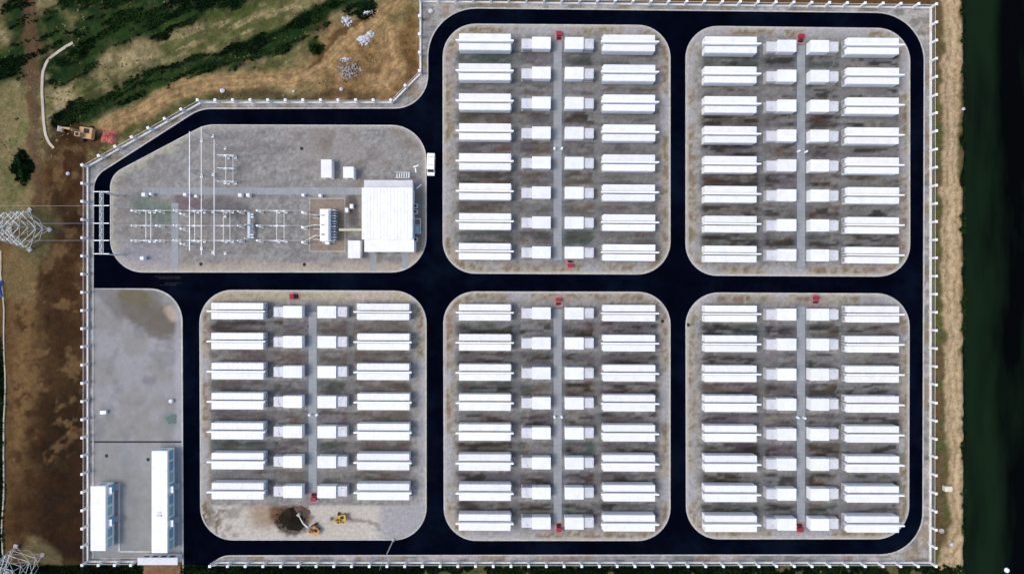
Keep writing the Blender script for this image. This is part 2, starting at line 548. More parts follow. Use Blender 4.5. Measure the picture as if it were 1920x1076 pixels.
    bank = sstep(1800, 1809, px + 30 * (n2 - .5))
    mix(C_DARKG * .5, bank)
    gr = bank * sstep(.48, .6, fbm(px, py, 90, 41)) * sstep(1830, 1816, px)
    mix(A(74, 84, 34), gr * .8)
    green = np.maximum(green, bank * sstep(1828, 1814, px) * .6)
    # inside the fence: gravel
    ins = sdf(px, py, FENCE_POLY)
    g = gravel_paint(px, py, None)
    a = sstep(-2.5, 1, ins)
    mix_g = a[..., None]
    c = c * (1 - mix_g) + g * mix_g
    green = green * (1 - a)
    return c, green


def gravel_paint(px, py, key):
    n1 = fbm(px, py, 50, 101); n2 = fbm(px * .55, py * 1.25, 16, 105); n3 = fbm(px, py, 7, 109)
    c = np.empty(px.shape + (3,))
    c[:] = C_GRAV

    def mix(col, a):
        nonlocal c
        a = np.clip(a, 0, 1)[..., None]
        c = c * (1 - a) + np.asarray(col) * a
    if key is None:                      # the narrow verge along the fence
        mix(A(178, 172, 164), sstep(.42, .6, n1) * .9)
        mix(A(112, 112, 104), sstep(.54, .66, n2) * .75)
        mix(A(140, 122, 96), sstep(.55, .68, fbm(px, py, 30, 140)) * .7)
        return c
    if key == 'Y':                       # open yard
        mix(A(164, 162, 168), sstep(.4, .6, n1) * .5)
        mix(A(102, 92, 80), sstep(44, 20, dist_line(px + 30 * (n1 - .5) + 34 * (n3 - .5), py + 44 * (n2 - .5), [(250, 570), (285, 596), (312, 612)])) * .8)
        mix(A(112, 106, 102), sstep(24, 12, dist_line(px + 20 * (n1 - .5), py + 20 * (n2 - .5), [(205, 555), (225, 585)])) * .6)
        mix(A(110, 104, 72), sstep(22, 10, dist_line(px, py + 16 * (n2 - .5), [(235, 552), (275, 556)])) * .6)
        mix(A(190, 170, 150), sstep(13, 5, dist_line(px, py, [(318, 582), (326, 594)])) * .8)
        mix(A(118, 116, 120), sstep(13, 4, dist_line(px, py, [(275, 712), (284, 714)])) * .6)
        mix(A(120, 134, 130), sstep(16, 7, dist_line(px, py, [(318, 784), (326, 790)])) * .8)
        mix(A(124, 128, 128), sstep(.55, .68, fbm(px, py, 26, 161)) * .5)
        mix(A(144, 148, 146), sstep(832, 836, py) * .45)
        mix(A(172, 170, 176), sstep(326, 332, px) * .6)
        return c
    mo = fbm(px, py, 5, 181, 3)
    mix(A(108, 105, 101), sstep(.54, .68, mo) * .5)
    mix(A(176, 174, 168), sstep(.46, .34, mo) * .4)
    edge = sdf(px, py, ISL[key])
    if key == 'S':
        mix(A(152, 146, 140), sstep(.4, .6, n1) * .6)
        mix(A(122, 116, 112), sstep(.52, .64, n2) * .5)
        mix(A(124, 112, 96), sstep(.55, .66, fbm(px, py, 34, 171)) * .5 * sstep(560, 620, px))
        mix(A(172, 168, 144), sstep(20, 5, edge + 14 * (n2 - .5)) * sstep(.38, .58, n3) * sstep(430, 330, px) * .9)
        mix(A(180, 166, 146), sstep(26, 8, edge + 14 * (n2 - .5)) * sstep(455, 490, py) * .8)
        mix(A(104, 122, 106), sstep(30, 10, dist_line(px, py, [(265, 385), (310, 400)]) + 20 * (n2 - .5)) * .7)
        mix(A(110, 92, 98), sstep(24, 10, dist_line(px, py, [(345, 380), (368, 385)]) + 20 * (n2 - .5)) * .7)
        mix(A(96, 90, 92), sstep(24, 10, dist_line(px, py, [(400, 385), (450, 395)]) + 20 * (n2 - .5)) * .6)
        mix(A(160, 158, 168), sstep(36, 12, dist_line(px, py, [(240, 480), (310, 485)])) * .5)
        mix(A(84, 76, 76), sstep(16, 6, dist_line(px, py, [(660, 375), (664, 415)])) * .8)
        mix(A(150, 120, 92), sstep(16, 8, dist_line(px, py, [(792, 400), (794, 470)]) + 12 * (n2 - .5)) * .6)
        mix(A(184, 176, 164), sstep(9, 3, edge) * .7)
        return c
    # battery blocks: row strips vary in tint, darkened for damp and painted wall shade
    blk = BLOCKS[key]
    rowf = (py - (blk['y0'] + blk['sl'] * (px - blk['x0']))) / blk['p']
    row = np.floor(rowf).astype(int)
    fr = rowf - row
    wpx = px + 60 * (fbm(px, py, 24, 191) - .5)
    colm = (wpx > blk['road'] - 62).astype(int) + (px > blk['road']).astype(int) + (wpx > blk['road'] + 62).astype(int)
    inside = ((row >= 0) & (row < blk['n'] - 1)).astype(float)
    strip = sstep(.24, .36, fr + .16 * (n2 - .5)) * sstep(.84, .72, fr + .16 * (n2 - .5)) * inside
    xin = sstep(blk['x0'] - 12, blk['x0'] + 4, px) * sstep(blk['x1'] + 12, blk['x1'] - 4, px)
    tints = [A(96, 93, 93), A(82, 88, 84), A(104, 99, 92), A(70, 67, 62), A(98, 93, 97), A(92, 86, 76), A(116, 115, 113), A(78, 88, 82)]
    seed = {'A': 3, 'B': 11, 'C': 23, 'D': 37, 'E': 51}[key]
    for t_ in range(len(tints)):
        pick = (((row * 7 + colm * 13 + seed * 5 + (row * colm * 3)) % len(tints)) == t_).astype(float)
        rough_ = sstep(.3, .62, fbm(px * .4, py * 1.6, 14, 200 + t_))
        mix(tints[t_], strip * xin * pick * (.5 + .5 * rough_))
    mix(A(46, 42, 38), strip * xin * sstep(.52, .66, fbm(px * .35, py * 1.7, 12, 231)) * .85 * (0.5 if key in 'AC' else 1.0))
    mix(A(92, 70, 54), strip * xin * sstep(.60, .72, fbm(px * .4, py * 1.7, 13, 251)) * .6)
    mix(A(116, 98, 108), strip * xin * sstep(.60, .70, fbm(px * .35, py * 1.7, 20, 241)) * .3)
    mix(A(112, 116, 122), sstep(18, 10, np.abs(px - blk['road'])) * .55)
    mix(A(124, 126, 126), sstep(10, 4, np.abs(px - blk['gapl'])) * .5 + sstep(10, 4, np.abs(px - blk['gapr'])) * .5)
    # paler, sandier margin with weeds
    mg = sstep(24, 10, edge + 12 * (n2 - .5))
    mix(A(170, 158, 138), mg * .75)
    mix(A(118, 106, 74), mg * sstep(.5, .62, n3) * .8)
    mix(A(126, 100, 82), mg * sstep(.58, .68, fbm(px, py, 14, 261)) * .7)
    mix(A(168, 168, 172), mg * sstep(.5, .62, fbm(px, py, 70, 271)) * .8)
    mix(A(190, 184, 172), sstep(7, 3, edge) * .8)
    if key == 'C':
        b_ = sstep(944, 950, py)
        mix(A(198, 190, 178), b_ * .9)
        mix(A(156, 132, 106), b_ * sstep(60, 20, np.hypot(px - 500, (py - 965) * 1.6) + 40 * (n2 - .5)) * .8)
        mix(A(100, 84, 58), b_ * sstep(440, 400, px) * sstep(.48, .58, n3) * .9)
        mix(A(150, 150, 156), b_ * sstep(700, 725, px) * .7)
        mix(A(62, 52, 38), b_ * sstep(44, 26, np.hypot(px - 548, (py - 974) * 1.2) + 30 * (n3 - .5)) * .9)
        mix(A(128, 122, 112), b_ * sstep(.5, .62, fbm(px, py, 11, 281)) * sstep(520, 400, px) * .8)
        mix(A(96, 70, 50), sstep(946, 950, py) * sstep(500, 512, px) * sstep(582, 576, px) * sstep(985, 970, py) * .85)
        mix(A(120, 104, 92), sstep(4, 1.5, dist_line(px + 5 * (n3 - .5), py, [(655, 974), (690, 976), (708, 984), (712, 992)])) * .7)
        mix(A(190, 180, 150), sstep(566, 560, py) * .5)
        mix(A(196, 176, 170), sstep(13, 7, dist_line(px, py, [(668, 552), (720, 553)])) * .6)
    return c


# rows of battery units, photo pixels at roof height: y0 of first row, pitch, rows, slope, column centres
BLOCKS = {
    'A': dict(y0=78.7, p=56.05, n=8, sl=.0080, x0=861, x1=1229, ul=909.0, ur=1179.8, road=1046, sl_l=(998, 1032, 977), sl_r=(1058, 1095.5, 1112), gapl=968, gapr=1120),
    'B': dict(y0=84.2, p=55.95, n=8, sl=.0085, x0=1319, x1=1684, ul=1370.0, ur=1636.8, road=1502, sl_l=(1458, 1493, 1432), sl_r=(1519, 1555, 1571), gapl=1428, gapr=1580),
    'C': dict(y0=583.0, p=56.15, n=7, sl=.0050, x0=397, x1=767, ul=445.5, ur=718.8, road=587, sl_l=(530.5, 567, 513.5), sl_r=(594.5, 631, 652), gapl=507, gapr=658),
    'D': dict(y0=585.5, p=56.15, n=8, sl=.0050, x0=861, x1=1229, ul=909.0, ur=1179.8, road=1046, sl_l=(998, 1032, 977), sl_r=(1058, 1095.5, 1112), gapl=968, gapr=1120),
    'E': dict(y0=588.0, p=56.15, n=8, sl=.0040, x0=1319, x1=1684, ul=1370.0, ur=1636.8, road=1502, sl_l=(1458, 1493, 1432), sl_r=(1519, 1555, 1571), gapl=1428, gapr=1580),
}


# ------------------------------------------------------------------ the ground sheet
def ground_height(X, Y):
    px, py = X / S + 960, 538 - Y / S
    ins = sdf(px, py, FENCE_POLY)
    out = sstep(4, 60, -ins)
    z = (fbm(px, py, 90, 301) - .5) * 1.6 * out + (fbm(px, py, 14, 305) - .5) * .35 * sstep(3, 16, -ins)
    z = z * sstep(1806, 1780, px)                       # level under the east track
    z = np.where(ins > -3, 0.0, z)
    z = z * np.where((px > 330) & (px < 405) & (py > 1030), 0.0, 1.0)
    bank = sstep(1804, 1826, px + 6 * (fbm(px, py, 40, 311) - .5)) * sstep(2350, 2250, px)
    z = z - 3.2 * bank
    z = z + 0.25 * np.exp(-((px - 1803) / 6.0) ** 2) * fbm(px, py, 25, 321)
    return z - 0.02


def gz(X, Y):
    return float(ground_height(np.array([X], float), np.array([Y], float))[0])


def axis(lo, hi, st, far):
    a = list(np.arange(lo, hi + st * .5, st))
    s_, x = st, hi
    ext = []
    while x < far:
        s_ *= 1.35
        x += s_
        ext.append(x)
    return np.array([-(e - hi) + lo for e in ext][::-1] + a + ext)


xs, ys = axis(-126, 126, .42, 3000), axis(-73, 73, .42, 3000)
XX, YY = np.meshgrid(xs, ys)
ZZ = ground_height(XX, YY)
cc, green = ground_paint(XX / S + 960, 538 - YY / S)
nx, ny = len(xs), len(ys)
idx = np.arange(nx * ny).reshape(ny, nx)
quads = np.stack([idx[:-1, :-1], idx[:-1, 1:], idx[1:, 1:], idx[1:, :-1]], -1).reshape(-1, 4)


def grid_mesh(name, verts, quads, cols, material):
    me = bpy.data.meshes.new(name)
    me.vertices.add(len(verts))
    me.vertices.foreach_set('co', np.asarray(verts, np.float32).ravel())
    k = quads.shape[1]
    me.loops.add(quads.size)
    me.loops.foreach_set('vertex_index', quads.astype(np.int32).ravel())
    me.polygons.add(len(quads))
    me.polygons.foreach_set('loop_start', np.arange(0, quads.size, k, dtype=np.int32))
    me.polygons.foreach_set('loop_total', np.full(len(quads), k, np.int32))
    me.update(calc_edges=True)
    me.materials.append(material)
    if cols is not None:
        paint(me, cols)
    return me


def paint(me, cols):
    at = me.color_attributes.new('Col', 'FLOAT_COLOR', 'POINT')
    rgba = np.ones((len(cols), 4), np.float32)
    rgba[:, :3] = cols
    at.data.foreach_set('color', rgba.ravel())


gm = grid_mesh('ground', np.stack([XX, YY, ZZ], -1).reshape(-1, 3), quads, cc.reshape(-1, 3), M['ground'])
link('ground', gm, kind='structure', label='bare soil, scrub and sandy tracks around the fenced yard')

# canal water
wm = bpy.data.materials.new('canal_water')
wm.use_nodes = True
t = wm.node_tree
b = t.nodes['Principled BSDF']
b.inputs['Roughness'].default_value = 0.12
b.inputs['Specular IOR Level'].default_value = 0.06
geo = t.nodes.new('ShaderNodeNewGeometry')
mp = t.nodes.new('ShaderNodeMapping'); mp.inputs['Scale'].default_value = (.16, .035, 1)
n = t.nodes.new('ShaderNodeTexNoise'); n.inputs['Scale'].default_value = 1.0; n.inputs['Detail'].default_value = 4
sx = t.nodes.new('ShaderNodeSeparateXYZ')
r = t.nodes.new('ShaderNodeMapRange')
r.inputs[1].default_value = 114; r.inputs[2].default_value = 119; r.inputs[3].default_value = 0.32; r.inputs[4].default_value = 0
mu = t.nodes.new('ShaderNodeMath'); mu.operation = 'ADD'
mx = t.nodes.new('ShaderNodeMix'); mx.data_type = 'RGBA'
mx.inputs[6].default_value = (.0003, .0004, .0003, 1); mx.inputs[7].default_value = (.0055, .014, .005, 1)
r2 = t.nodes.new('ShaderNodeMapRange'); r2.inputs[1].default_value = .5; r2.inputs[2].default_value = .9
t.links.new(geo.outputs['Position'], mp.inputs[0]); t.links.new(mp.outputs[0], n.inputs['Vector'])
t.links.new(geo.outputs['Position'], sx.inputs[0]); t.links.new(sx.outputs[0], r.inputs[0])
t.links.new(n.outputs[0], mu.inputs[0]); t.links.new(r.outputs[0], mu.inputs[1])
t.links.new(mu.outputs[0], r2.inputs[0]); t.links.new(r2.outputs[0], mx.inputs[0]); t.links.new(mx.outputs[2], b.inputs['Base Color'])
n3_ = t.nodes.new('ShaderNodeTexNoise'); n3_.inputs['Scale'].default_value = 1.2
bp = t.nodes.new('ShaderNodeBump'); bp.inputs['Strength'].default_value = .08
t.links.new(geo.outputs['Position'], n3_.inputs['Vector']); t.links.new(n3_.outputs[0], bp.inputs['Height']); t.links.new(bp.outputs[0], b.inputs['Normal'])
mb = MB()
mb.v = [(104, -2900, -1.7), (300, -2900, -1.7), (300, 2900, -1.7), (104, 2900, -1.7)]; mb.f = [(0, 1, 2, 3)]; mb.mi = [0]
mb.build('canal_water', wm, kind='structure', label='dark green still water of the canal')


# ------------------------------------------------------------------ road, pads, kerbs
def fill(loops, z, name, material, **kw):
    bm = bmesh.new()
    for lp in loops:
        vv = [bm.verts.new((*G(*p), z)) for p in lp]
        for a_, b_ in zip(vv, vv[1:] + vv[:1]):
            bm.edges.new((a_, b_))
    bmesh.ops.triangle_fill(bm, use_beauty=True, use_dissolve=False, edges=bm.edges[:], normal=(0, 0, 1))
    for f in bm.faces:
        if f.normal.z < 0:
            f.normal_flip()
    me = bpy.data.meshes.new(name)
    bm.to_mesh(me); bm.free()
    me.materials.append(material)
    return link(name, me, **kw)


fill([ROAD], 0.004, 'road', M['asphalt'], kind='structure', label='fresh black asphalt lanes around the battery blocks')


def ring(poly, wid, z0, z1, name, material, closed=True, parent=None, **kw):
    """a kerb: strip along a pixel outline, wid metres towards its inside"""
    P_ = [Vector(G(*p)) for p in poly]
    area = sum(a_.x * b_.y - b_.x * a_.y for a_, b_ in zip(P_, P_[1:] + P_[:1]))
    sg = 1 if area > 0 else -1
    n_ = len(P_)
    I_ = []
    for i in range(n_):
        a_ = P_[i - 1] if (closed or i > 0) else P_[i]
        c_ = P_[(i + 1) % n_] if (closed or i < n_ - 1) else P_[i]
        tdir = (c_ - a_).normalized()
        I_.append(P_[i] + Vector((-tdir.y, tdir.x)) * wid * sg)
    mb = MB()
    for p, q in zip(P_, I_):
        mb.v += [(p.x, p.y, z0), (p.x, p.y, z1), (q.x, q.y, z1), (q.x, q.y, z0)]
    for i in range(n_ if closed else n_ - 1):
        j = (i + 1) % n_
        for k in range(3):
            f = (i * 4 + k, j * 4 + k, j * 4 + k + 1, i * 4 + k + 1)
            mb.f.append(f if sg < 0 else f[::-1]); mb.mi.append(0)
    return mb.build(name, material, parent, **kw)


def pad(key, poly, label, z=0.10):
    bm = bmesh.new()
    vv = [bm.verts.new((*G(*p), z)) for p in poly]
    f = bm.faces.new(vv)
    if f.normal.z < 0:
        f.normal_flip()
    xs_ = [v.co.x for v in vv]; ys_ = [v.co.y for v in vv]
    st = 0.55
    for k in np.arange(min(xs_) + st * .7, max(xs_), st):
        bmesh.ops.bisect_plane(bm, geom=bm.verts[:] + bm.edges[:] + bm.faces[:], plane_co=(k, 0, 0), plane_no=(1, 0, 0))
    # second direction built on strips, one pass per strip bundle
    for k in np.arange(min(ys_) + st * .7, max(ys_), st):
        bmesh.ops.bisect_plane(bm, geom=bm.verts[:] + bm.edges[:] + bm.faces[:], plane_co=(0, k, 0), plane_no=(0, 1, 0))
    me = bpy.data.meshes.new('gravel_pad')
    bm.to_mesh(me); bm.free()
    co = np.empty(len(me.vertices) * 3, np.float32)
    me.vertices.foreach_get('co', co)
    co = co.reshape(-1, 3).astype(float)
    paint(me, gravel_paint(co[:, 0] / S + 960, 538 - co[:, 1] / S, key))
    me.materials.append(M['gravel'])
    o = link('gravel_pad', me, kind='structure', label=label)
    ring(poly, 0.30, 0.0, 0.15, 'kerb', M['kerb'], parent=o)
    return o


def pad_fast(key, poly, label, z=0.10):
    """the same, clipped on a numpy grid: whole cells inside, the rim stitched by triangle fill"""
    P_ = np.array([G(*p) for p in poly])
    st = 0.5
    gx = np.arange(P_[:, 0].min(), P_[:, 0].max(), st); gy = np.arange(P_[:, 1].min(), P_[:, 1].max(), st)
    X_, Y_ = np.meshgrid(gx, gy)
    ins = sdf(X_, Y_, [tuple(p) for p in P_])
    # pull the vertices just outside onto the outline, so the rim hides under the kerb
    keep = ins > -st * 1.5
    cx, cy = P_[:, 0].mean(), P_[:, 1].mean()
    gxs = (sdf(X_ + .01, Y_, [tuple(p) for p in P_]) - ins) / .01
    gys = (sdf(X_, Y_ + .01, [tuple(p) for p in P_]) - ins) / .01
    lim = 0.06
    push = np.where(ins < lim, lim - ins, 0.0)
    X2, Y2 = X_ + gxs * push, Y_ + gys * push
    q = np.arange(X_.size).reshape(X_.shape)
    cell = keep[:-1, :-1] & keep[:-1, 1:] & keep[1:, 1:] & keep[1:, :-1]
    cell &= ((ins[:-1, :-1] > 0).astype(int) + (ins[:-1, 1:] > 0) + (ins[1:, 1:] > 0) + (ins[1:, :-1] > 0)) > 0
    qq = np.stack([q[:-1, :-1], q[:-1, 1:], q[1:, 1:], q[1:, :-1]], -1)[cell]
    used, inv = np.unique(qq.ravel(), return_inverse=True)
    vx = np.stack([X2.ravel()[used], Y2.ravel()[used], np.full(len(used), z)], -1)
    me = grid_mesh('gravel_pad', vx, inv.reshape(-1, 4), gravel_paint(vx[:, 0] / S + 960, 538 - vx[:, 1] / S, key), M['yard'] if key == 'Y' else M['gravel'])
    o = link('gravel_pad', me, kind='structure', label=label)
    ring(poly, 0.30, 0.0, 0.15, 'kerb', M['kerb'], parent=o)
    return o


PADL = {'A': 'gravel pad of the battery block across the lane from the van', 'B': 'gravel pad of the canal block far from the gate', 'C': 'gravel pad of the battery block with the diggers',
        'D': 'gravel pad of the middle battery block', 'E': 'gravel pad of the canal block near the grassy fence', 'S': 'gravel pad under the substation'}
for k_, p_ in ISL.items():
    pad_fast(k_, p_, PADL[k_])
pad_fast('Y', YARD, 'grey open yard beside the office cabins', z=0.05)
# outer kerb of the road ring
for k, (xa_, xb_, yy_) in enumerate(((290, 338, 518.6), (297, 340, 522.0), (308, 341, 531.0), (300, 330, 534.5))):
    strip_ = MB().box((0, 0, .0008), ((xb_ - xa_) * S, .12, .0016))
    strip_.build('road_marking', M['worn'], None, loc=(*G((xa_ + xb_) / 2, yy_), .008), kind='structure', label='worn pale stripe scuffed across the lane at the substation corner')
ring(ROAD, -0.28, 0.0, 0.14, 'kerb', M['kerb'], kind='structure', label='outer concrete kerb of the lanes')


def strip(px0, py0, px1, py1, name, material, z=0.104, label=None, slabs=0.0, horizontal=False):
    x0, y0 = G(px0, py1); x1, y1 = G(px1, py0)
    mb = MB()
    if slabs:
        L = (x1 - x0) if horizontal else (y1 - y0)
        n_ = max(1, int(round(L / slabs)))
        for i in range(n_):
            a0, a1 = i / n_ * L + .015, (i + 1) / n_ * L - .015
            dz = rnd.uniform(0, .012)
            if horizontal:
                mb.box(((x0 + (a0 + a1) / 2), (y0 + y1) / 2, z - .02 + dz), (a1 - a0, y1 - y0, .08))
            else:
                mb.box(((x0 + x1) / 2, y0 + (a0 + a1) / 2, z - .02 + dz), (x1 - x0, a1 - a0, .08))
    else:
        mb.box(((x0 + x1) / 2, (y0 + y1) / 2, z - .02), (x1 - x0, y1 - y0, .08))
    return mb.build(name, material, kind='structure', label=label)


for k_, lb in (('A', 'van block'), ('B', 'far canal block'), ('C', 'digger block'), ('D', 'middle block'), ('E', 'near canal block')):
    bl = BLOCKS[k_]
    ya, yb = {'A': (78, 488), 'B': (86, 500), 'C': (585, 930), 'D': (580, 978), 'E': (575, 978)}[k_]
    strip(bl['road'] - 8, ya, bl['road'] + 7, yb, 'cable_trench', M['trench'], label='grey slab-covered cable trench down the ' + lb, slabs=1.0)
strip(268, 352, 679, 365, 'cable_trench', M['trench'], label='grey slab-covered cable trench across the substation', slabs=1.0, horizontal=True)
strip(322, 381, 335, 505, 'cable_trench', M['trench'], label='short slab-covered trench between the switchgear rows', slabs=1.0)
strip(694, 474, 706, 508, 'path', M['trench'], label='short paved path from the switchgear building to the lane')
strip(754, 474, 766, 503, 'path', M['trench'], label='short paved path by the corner of the switchgear building')
strip(170, 826.5, 341, 829.5, 'drain_channel', M['dark'], z=.06, label='dark drain channel across the open yard', slabs=.8, horizontal=True)
strip(222, 905, 226, 1034, 'kerb', M['kerb'], z=.13, label='pale kerb along the shorter office cabin')
strip(226.5, 1031, 284, 1035, 'kerb', M['kerb'], z=.13, label='pale kerb at the end of the office forecourt')


def ribbon(pts, wid, name, material, label, h=.22):
    P_ = [Vector(G(*p)) for p in pts]
    mb = MB()
    for i, p in enumerate(P_):
        tdir = (P_[min(i + 1, len(P_) - 1)] - P_[max(i - 1, 0)]).normalized()
        nn = Vector((-tdir.y, tdir.x)) * wid / 2
        z = gz(p.x, p.y)
        for q in (p + nn, p - nn):
            mb.v += [(q.x, q.y, z - .3), (q.x, q.y, z + h)]
    for i in range(len(P_) - 1):
        a_ = i * 4
        for f in ((a_, a_ + 4, a_ + 5, a_ + 1), (a_ + 1, a_ + 5, a_ + 7, a_ + 3), (a_ + 3, a_ + 7, a_ + 6, a_ + 2)):
            mb.f.append(f[::-1]); mb.mi.append(0)
    return mb.build(name, material, kind='structure', label=label)


def smooth_pts(pts, k=5):
    out = []
    for i in range(len(pts) - 1):
        p0, p1, p2, p3 = pts[max(i - 1, 0)], pts[i], pts[i + 1], pts[min(i + 2, len(pts) - 1)]
        for j in range(k):
            t_ = j / k
            out.append(tuple(.5 * ((2 * b_) + (-a_ + c_) * t_ + (2 * a_ - 5 * b_ + 4 * c_ - d_) * t_ ** 2 + (-a_ + 3 * b_ - 3 * c_ + d_) * t_ ** 3) for a_, b_, c_, d_ in zip(p0, p1, p2, p3)))
    return out + [tuple(pts[-1])]


CHANNEL = smooth_pts([(138, 81), (122, 89), (104, 101), (88, 117), (80, 134), (79, 160), (82, 200), (85, 235), (91, 262), (104, 279)])
ribbon(CHANNEL, .62, 'footpath', M['path'], 'narrow pale concrete channel curving through the scrub')
ribbon(smooth_pts([(3, 470), (4, 510), (8, 560), (9, 700), (8, 850), (6, 1000), (3, 1100)]), .28, 'footpath', M['path'], 'thin pale drain edge beside the brown field')


# ------------------------------------------------------------------ battery rows
def shared(mb, name, mats):
    return mb.mesh(name, mats)


CL, CW, CH = 12.0, 1.52, 2.95
me_c_base = shared(MB().box((0, 0, .13), (CL - .1, CW - .1, .26)), 'base_frame', M['grey'])
me_c_body = shared(MB().box((0, 0, .26 + (CH - .36) / 2), (CL - .06, CW - .06, CH - .36)), 'body', M['white'])
mb = MB().box((0, 0, CH - .05), (CL, CW, .1))
for k in range(11):
    mb.box((-CL / 2 + .55 + k * (CL - 1.1) / 10, 0, CH + .018), (.05, CW - .1, .036))
for y in (-CW / 2 + .05, CW / 2 - .05):
    mb.box((0, y, CH + .012), (CL - .04, .06, .03))
me_c_roof = shared(mb, 'roof', M['roofwhite'])
mb = MB().box((0, 0, 0), (2.2, .05, 2.3)).box((.85, -.04, 0), (.06, .05, .5)).box((-.4, -.035, .5), (.9, .03, .6))
me_c_door = shared(mb, 'door', M['door'])
me_c_cool = shared(MB().box((0, 0, 0), (.3, 1.1, 1.6)).box((.165, 0, .1), (.03, .9, .9), m=1), 'cooling_unit', [M['fin'], M['grey']])

WL, WH, WT = 13.35, 4.0, .28
mb = MB()
hb, ht = WL / 2 - .75, WL / 2
mb.v = [(-hb, -WT / 2, 0), (hb, -WT / 2, 0), (hb, WT / 2, 0), (-hb, WT / 2, 0),
        (-ht, -WT / 2, WH - .1), (ht, -WT / 2, WH - .1), (ht, WT / 2, WH - .1), (-ht, WT / 2, WH - .1)]
mb.f = [(3, 2, 1, 0), (4, 5, 6, 7), (0, 1, 5, 4), (1, 2, 6, 5), (2, 3, 7, 6), (3, 0, 4, 7)]; mb.mi = [0] * 6
me_w_wall = shared(mb, 'wall', M['wallwhite'])
me_w_cap = shared(MB().box((0, 0, WH - .05), (WL + .04, WT + .06, .1)), 'coping', M['wallwhite'])

# converter skid: enclosure + transformer bay with a finned cooler, long side along x, transformer towards -x
SK = dict(el=4.25, ew=2.75, eh=2.65, tl=2.5, th=2.1)
el, ew, eh, tl, th = SK['el'], SK['ew'], SK['eh'], SK['tl'], SK['th']
me_s_base = shared(MB().box((-tl / 2, 0, .15), (el + tl, ew - .1, .3)), 'base_frame', M['concrete'])
mb = MB().box((0, 0, .3 + (eh - .4) / 2), (el, ew - .1, eh - .4))
for k in range(4):
    for s_ in (-1, 1):
        mb.box((-el / 2 + .55 + k * 1.05, s_ * (ew / 2 - .03), 1.4), (.9, .05, 1.9))
me_s_body = shared(mb, 'enclosure', M['white'])
mb = MB().box((0, 0, eh - .05), (el + .08, ew, .1))
for k in range(5):
    mb.box((-el / 2 + .4 + k * .86, 0, eh + .015), (.05, ew - .1, .03))
me_s_roof = shared(mb, 'roof', M['roofwhite'])
tx = -el / 2 - tl / 2
mb = MB().box((tx, -.05, .3 + (th - .3) / 2), (tl - .1, ew - .5, th - .3))
mb.box((tx - .5, 0, th + .04), (.9, 1.5, .08)).box((tx + .6, .2, th + .03), (.7, .9, .06)).tube((tx + .1, -.7, th), (tx + .1, -.7, th + .3), .12, n=8)
me_s_tr = shared(mb, 'transformer_bay', M['fin'])
mb = MB()
mb.box((tx, .03, 1.15), (tl - .35, .04, 1.2))
for k in range(9):
    mb.box((tx - tl / 2 + .3 + k * .23, .15, 1.15), (.06, .28, 1.3))
me_s_fin = shared(mb, 'radiator', M['fin'])

BN = {'A': 'block by van', 'B': 'far canal block', 'C': 'block with diggers', 'D': 'middle block', 'E': 'near canal block'}
ORD = ['first', 'second', 'third', 'fourth', 'fifth', 'sixth', 'seventh', 'eighth']
for key, bl in BLOCKS.items():
    rz = -math.atan(bl['sl'])
    top = key in 'AB'
    for i in range(bl['n']):
        order = ORD[(bl['n'] - 1 - i) if top else i]
        for side, upx in (('inland', bl['ul']), ('canal', bl['ur'])):
            y = bl['y0'] + bl['p'] * i + bl['sl'] * (upx - bl['x0'])
            X, Y = G(upx, y, CH)
            jit = rnd.uniform(-.05, .05)
            tail = f'{order} row from cross lane, {side} column, {BN[key]}'
            fw = thing('firewall', f'tall white firewall between containers, {tail}', 'firewall', (X, Y, .1), rz, 'firewalls of the battery rows')
            link('wall', me_w_wall, fw); link('coping', me_w_cap, fw)
            for sgn in (1, -1):
                near = (sgn < 0) == top          # towards the cross lane
                nm = 'lane-side' if near else 'outer'
                off = sgn * (WT / 2 + .22 + CW / 2)
                c = thing('battery_container', f'white {nm} battery container, {tail}', 'container',
                          (X + jit - off * math.sin(rz), Y + off * math.cos(rz), .1), rz, 'battery containers in rows')
                link('base_frame', me_c_base, c); link('body', me_c_body, c); link('roof', me_c_roof, c)
                for k in range(5):
                    dd = link('door', me_c_door, c, loc=(-CL / 2 + 1.25 + k * 2.375, sgn * (CW / 2 - .015), 1.5))
                    if sgn > 0:
                        dd.rotation_euler = (0, 0, math.pi)
                cu = link('cooling_unit', me_c_cool, c, loc=((CL / 2 + .1) * (1 if side == 'inland' else -1), 0, 1.5))
                if side == 'canal':
                    cu.rotation_euler = (0, 0, math.pi)
        for side in ('inland', 'canal'):
            a_, b_, c_ = bl['sl_l'] if side == 'inland' else bl['sl_r']
            cx = (a_ + b_) / 2
            y = bl['y0'] + bl['p'] * i + bl['sl'] * (cx - bl['x0']) + 1.0
            X, Y = G(cx, y, eh)
            s = thing('converter_skid', f'white converter skid with grey transformer, {order} row from cross lane, {side} side, {BN[key]}', 'converter', (X, Y, .1),
                      rz + (0 if side == 'inland' else math.pi), 'converter skids beside the trenches')
            link('base_frame', me_s_base, s); link('enclosure', me_s_body, s); link('roof', me_s_roof, s)
            link('transformer_bay', me_s_tr, s); link('radiator', me_s_fin, s, loc=(0, ew / 2 - .36, 0)); rd = link('radiator', me_s_fin, s, loc=(2 * tx, -ew / 2 + .26, 0)); rd.rotation_euler = (0, 0, math.pi)

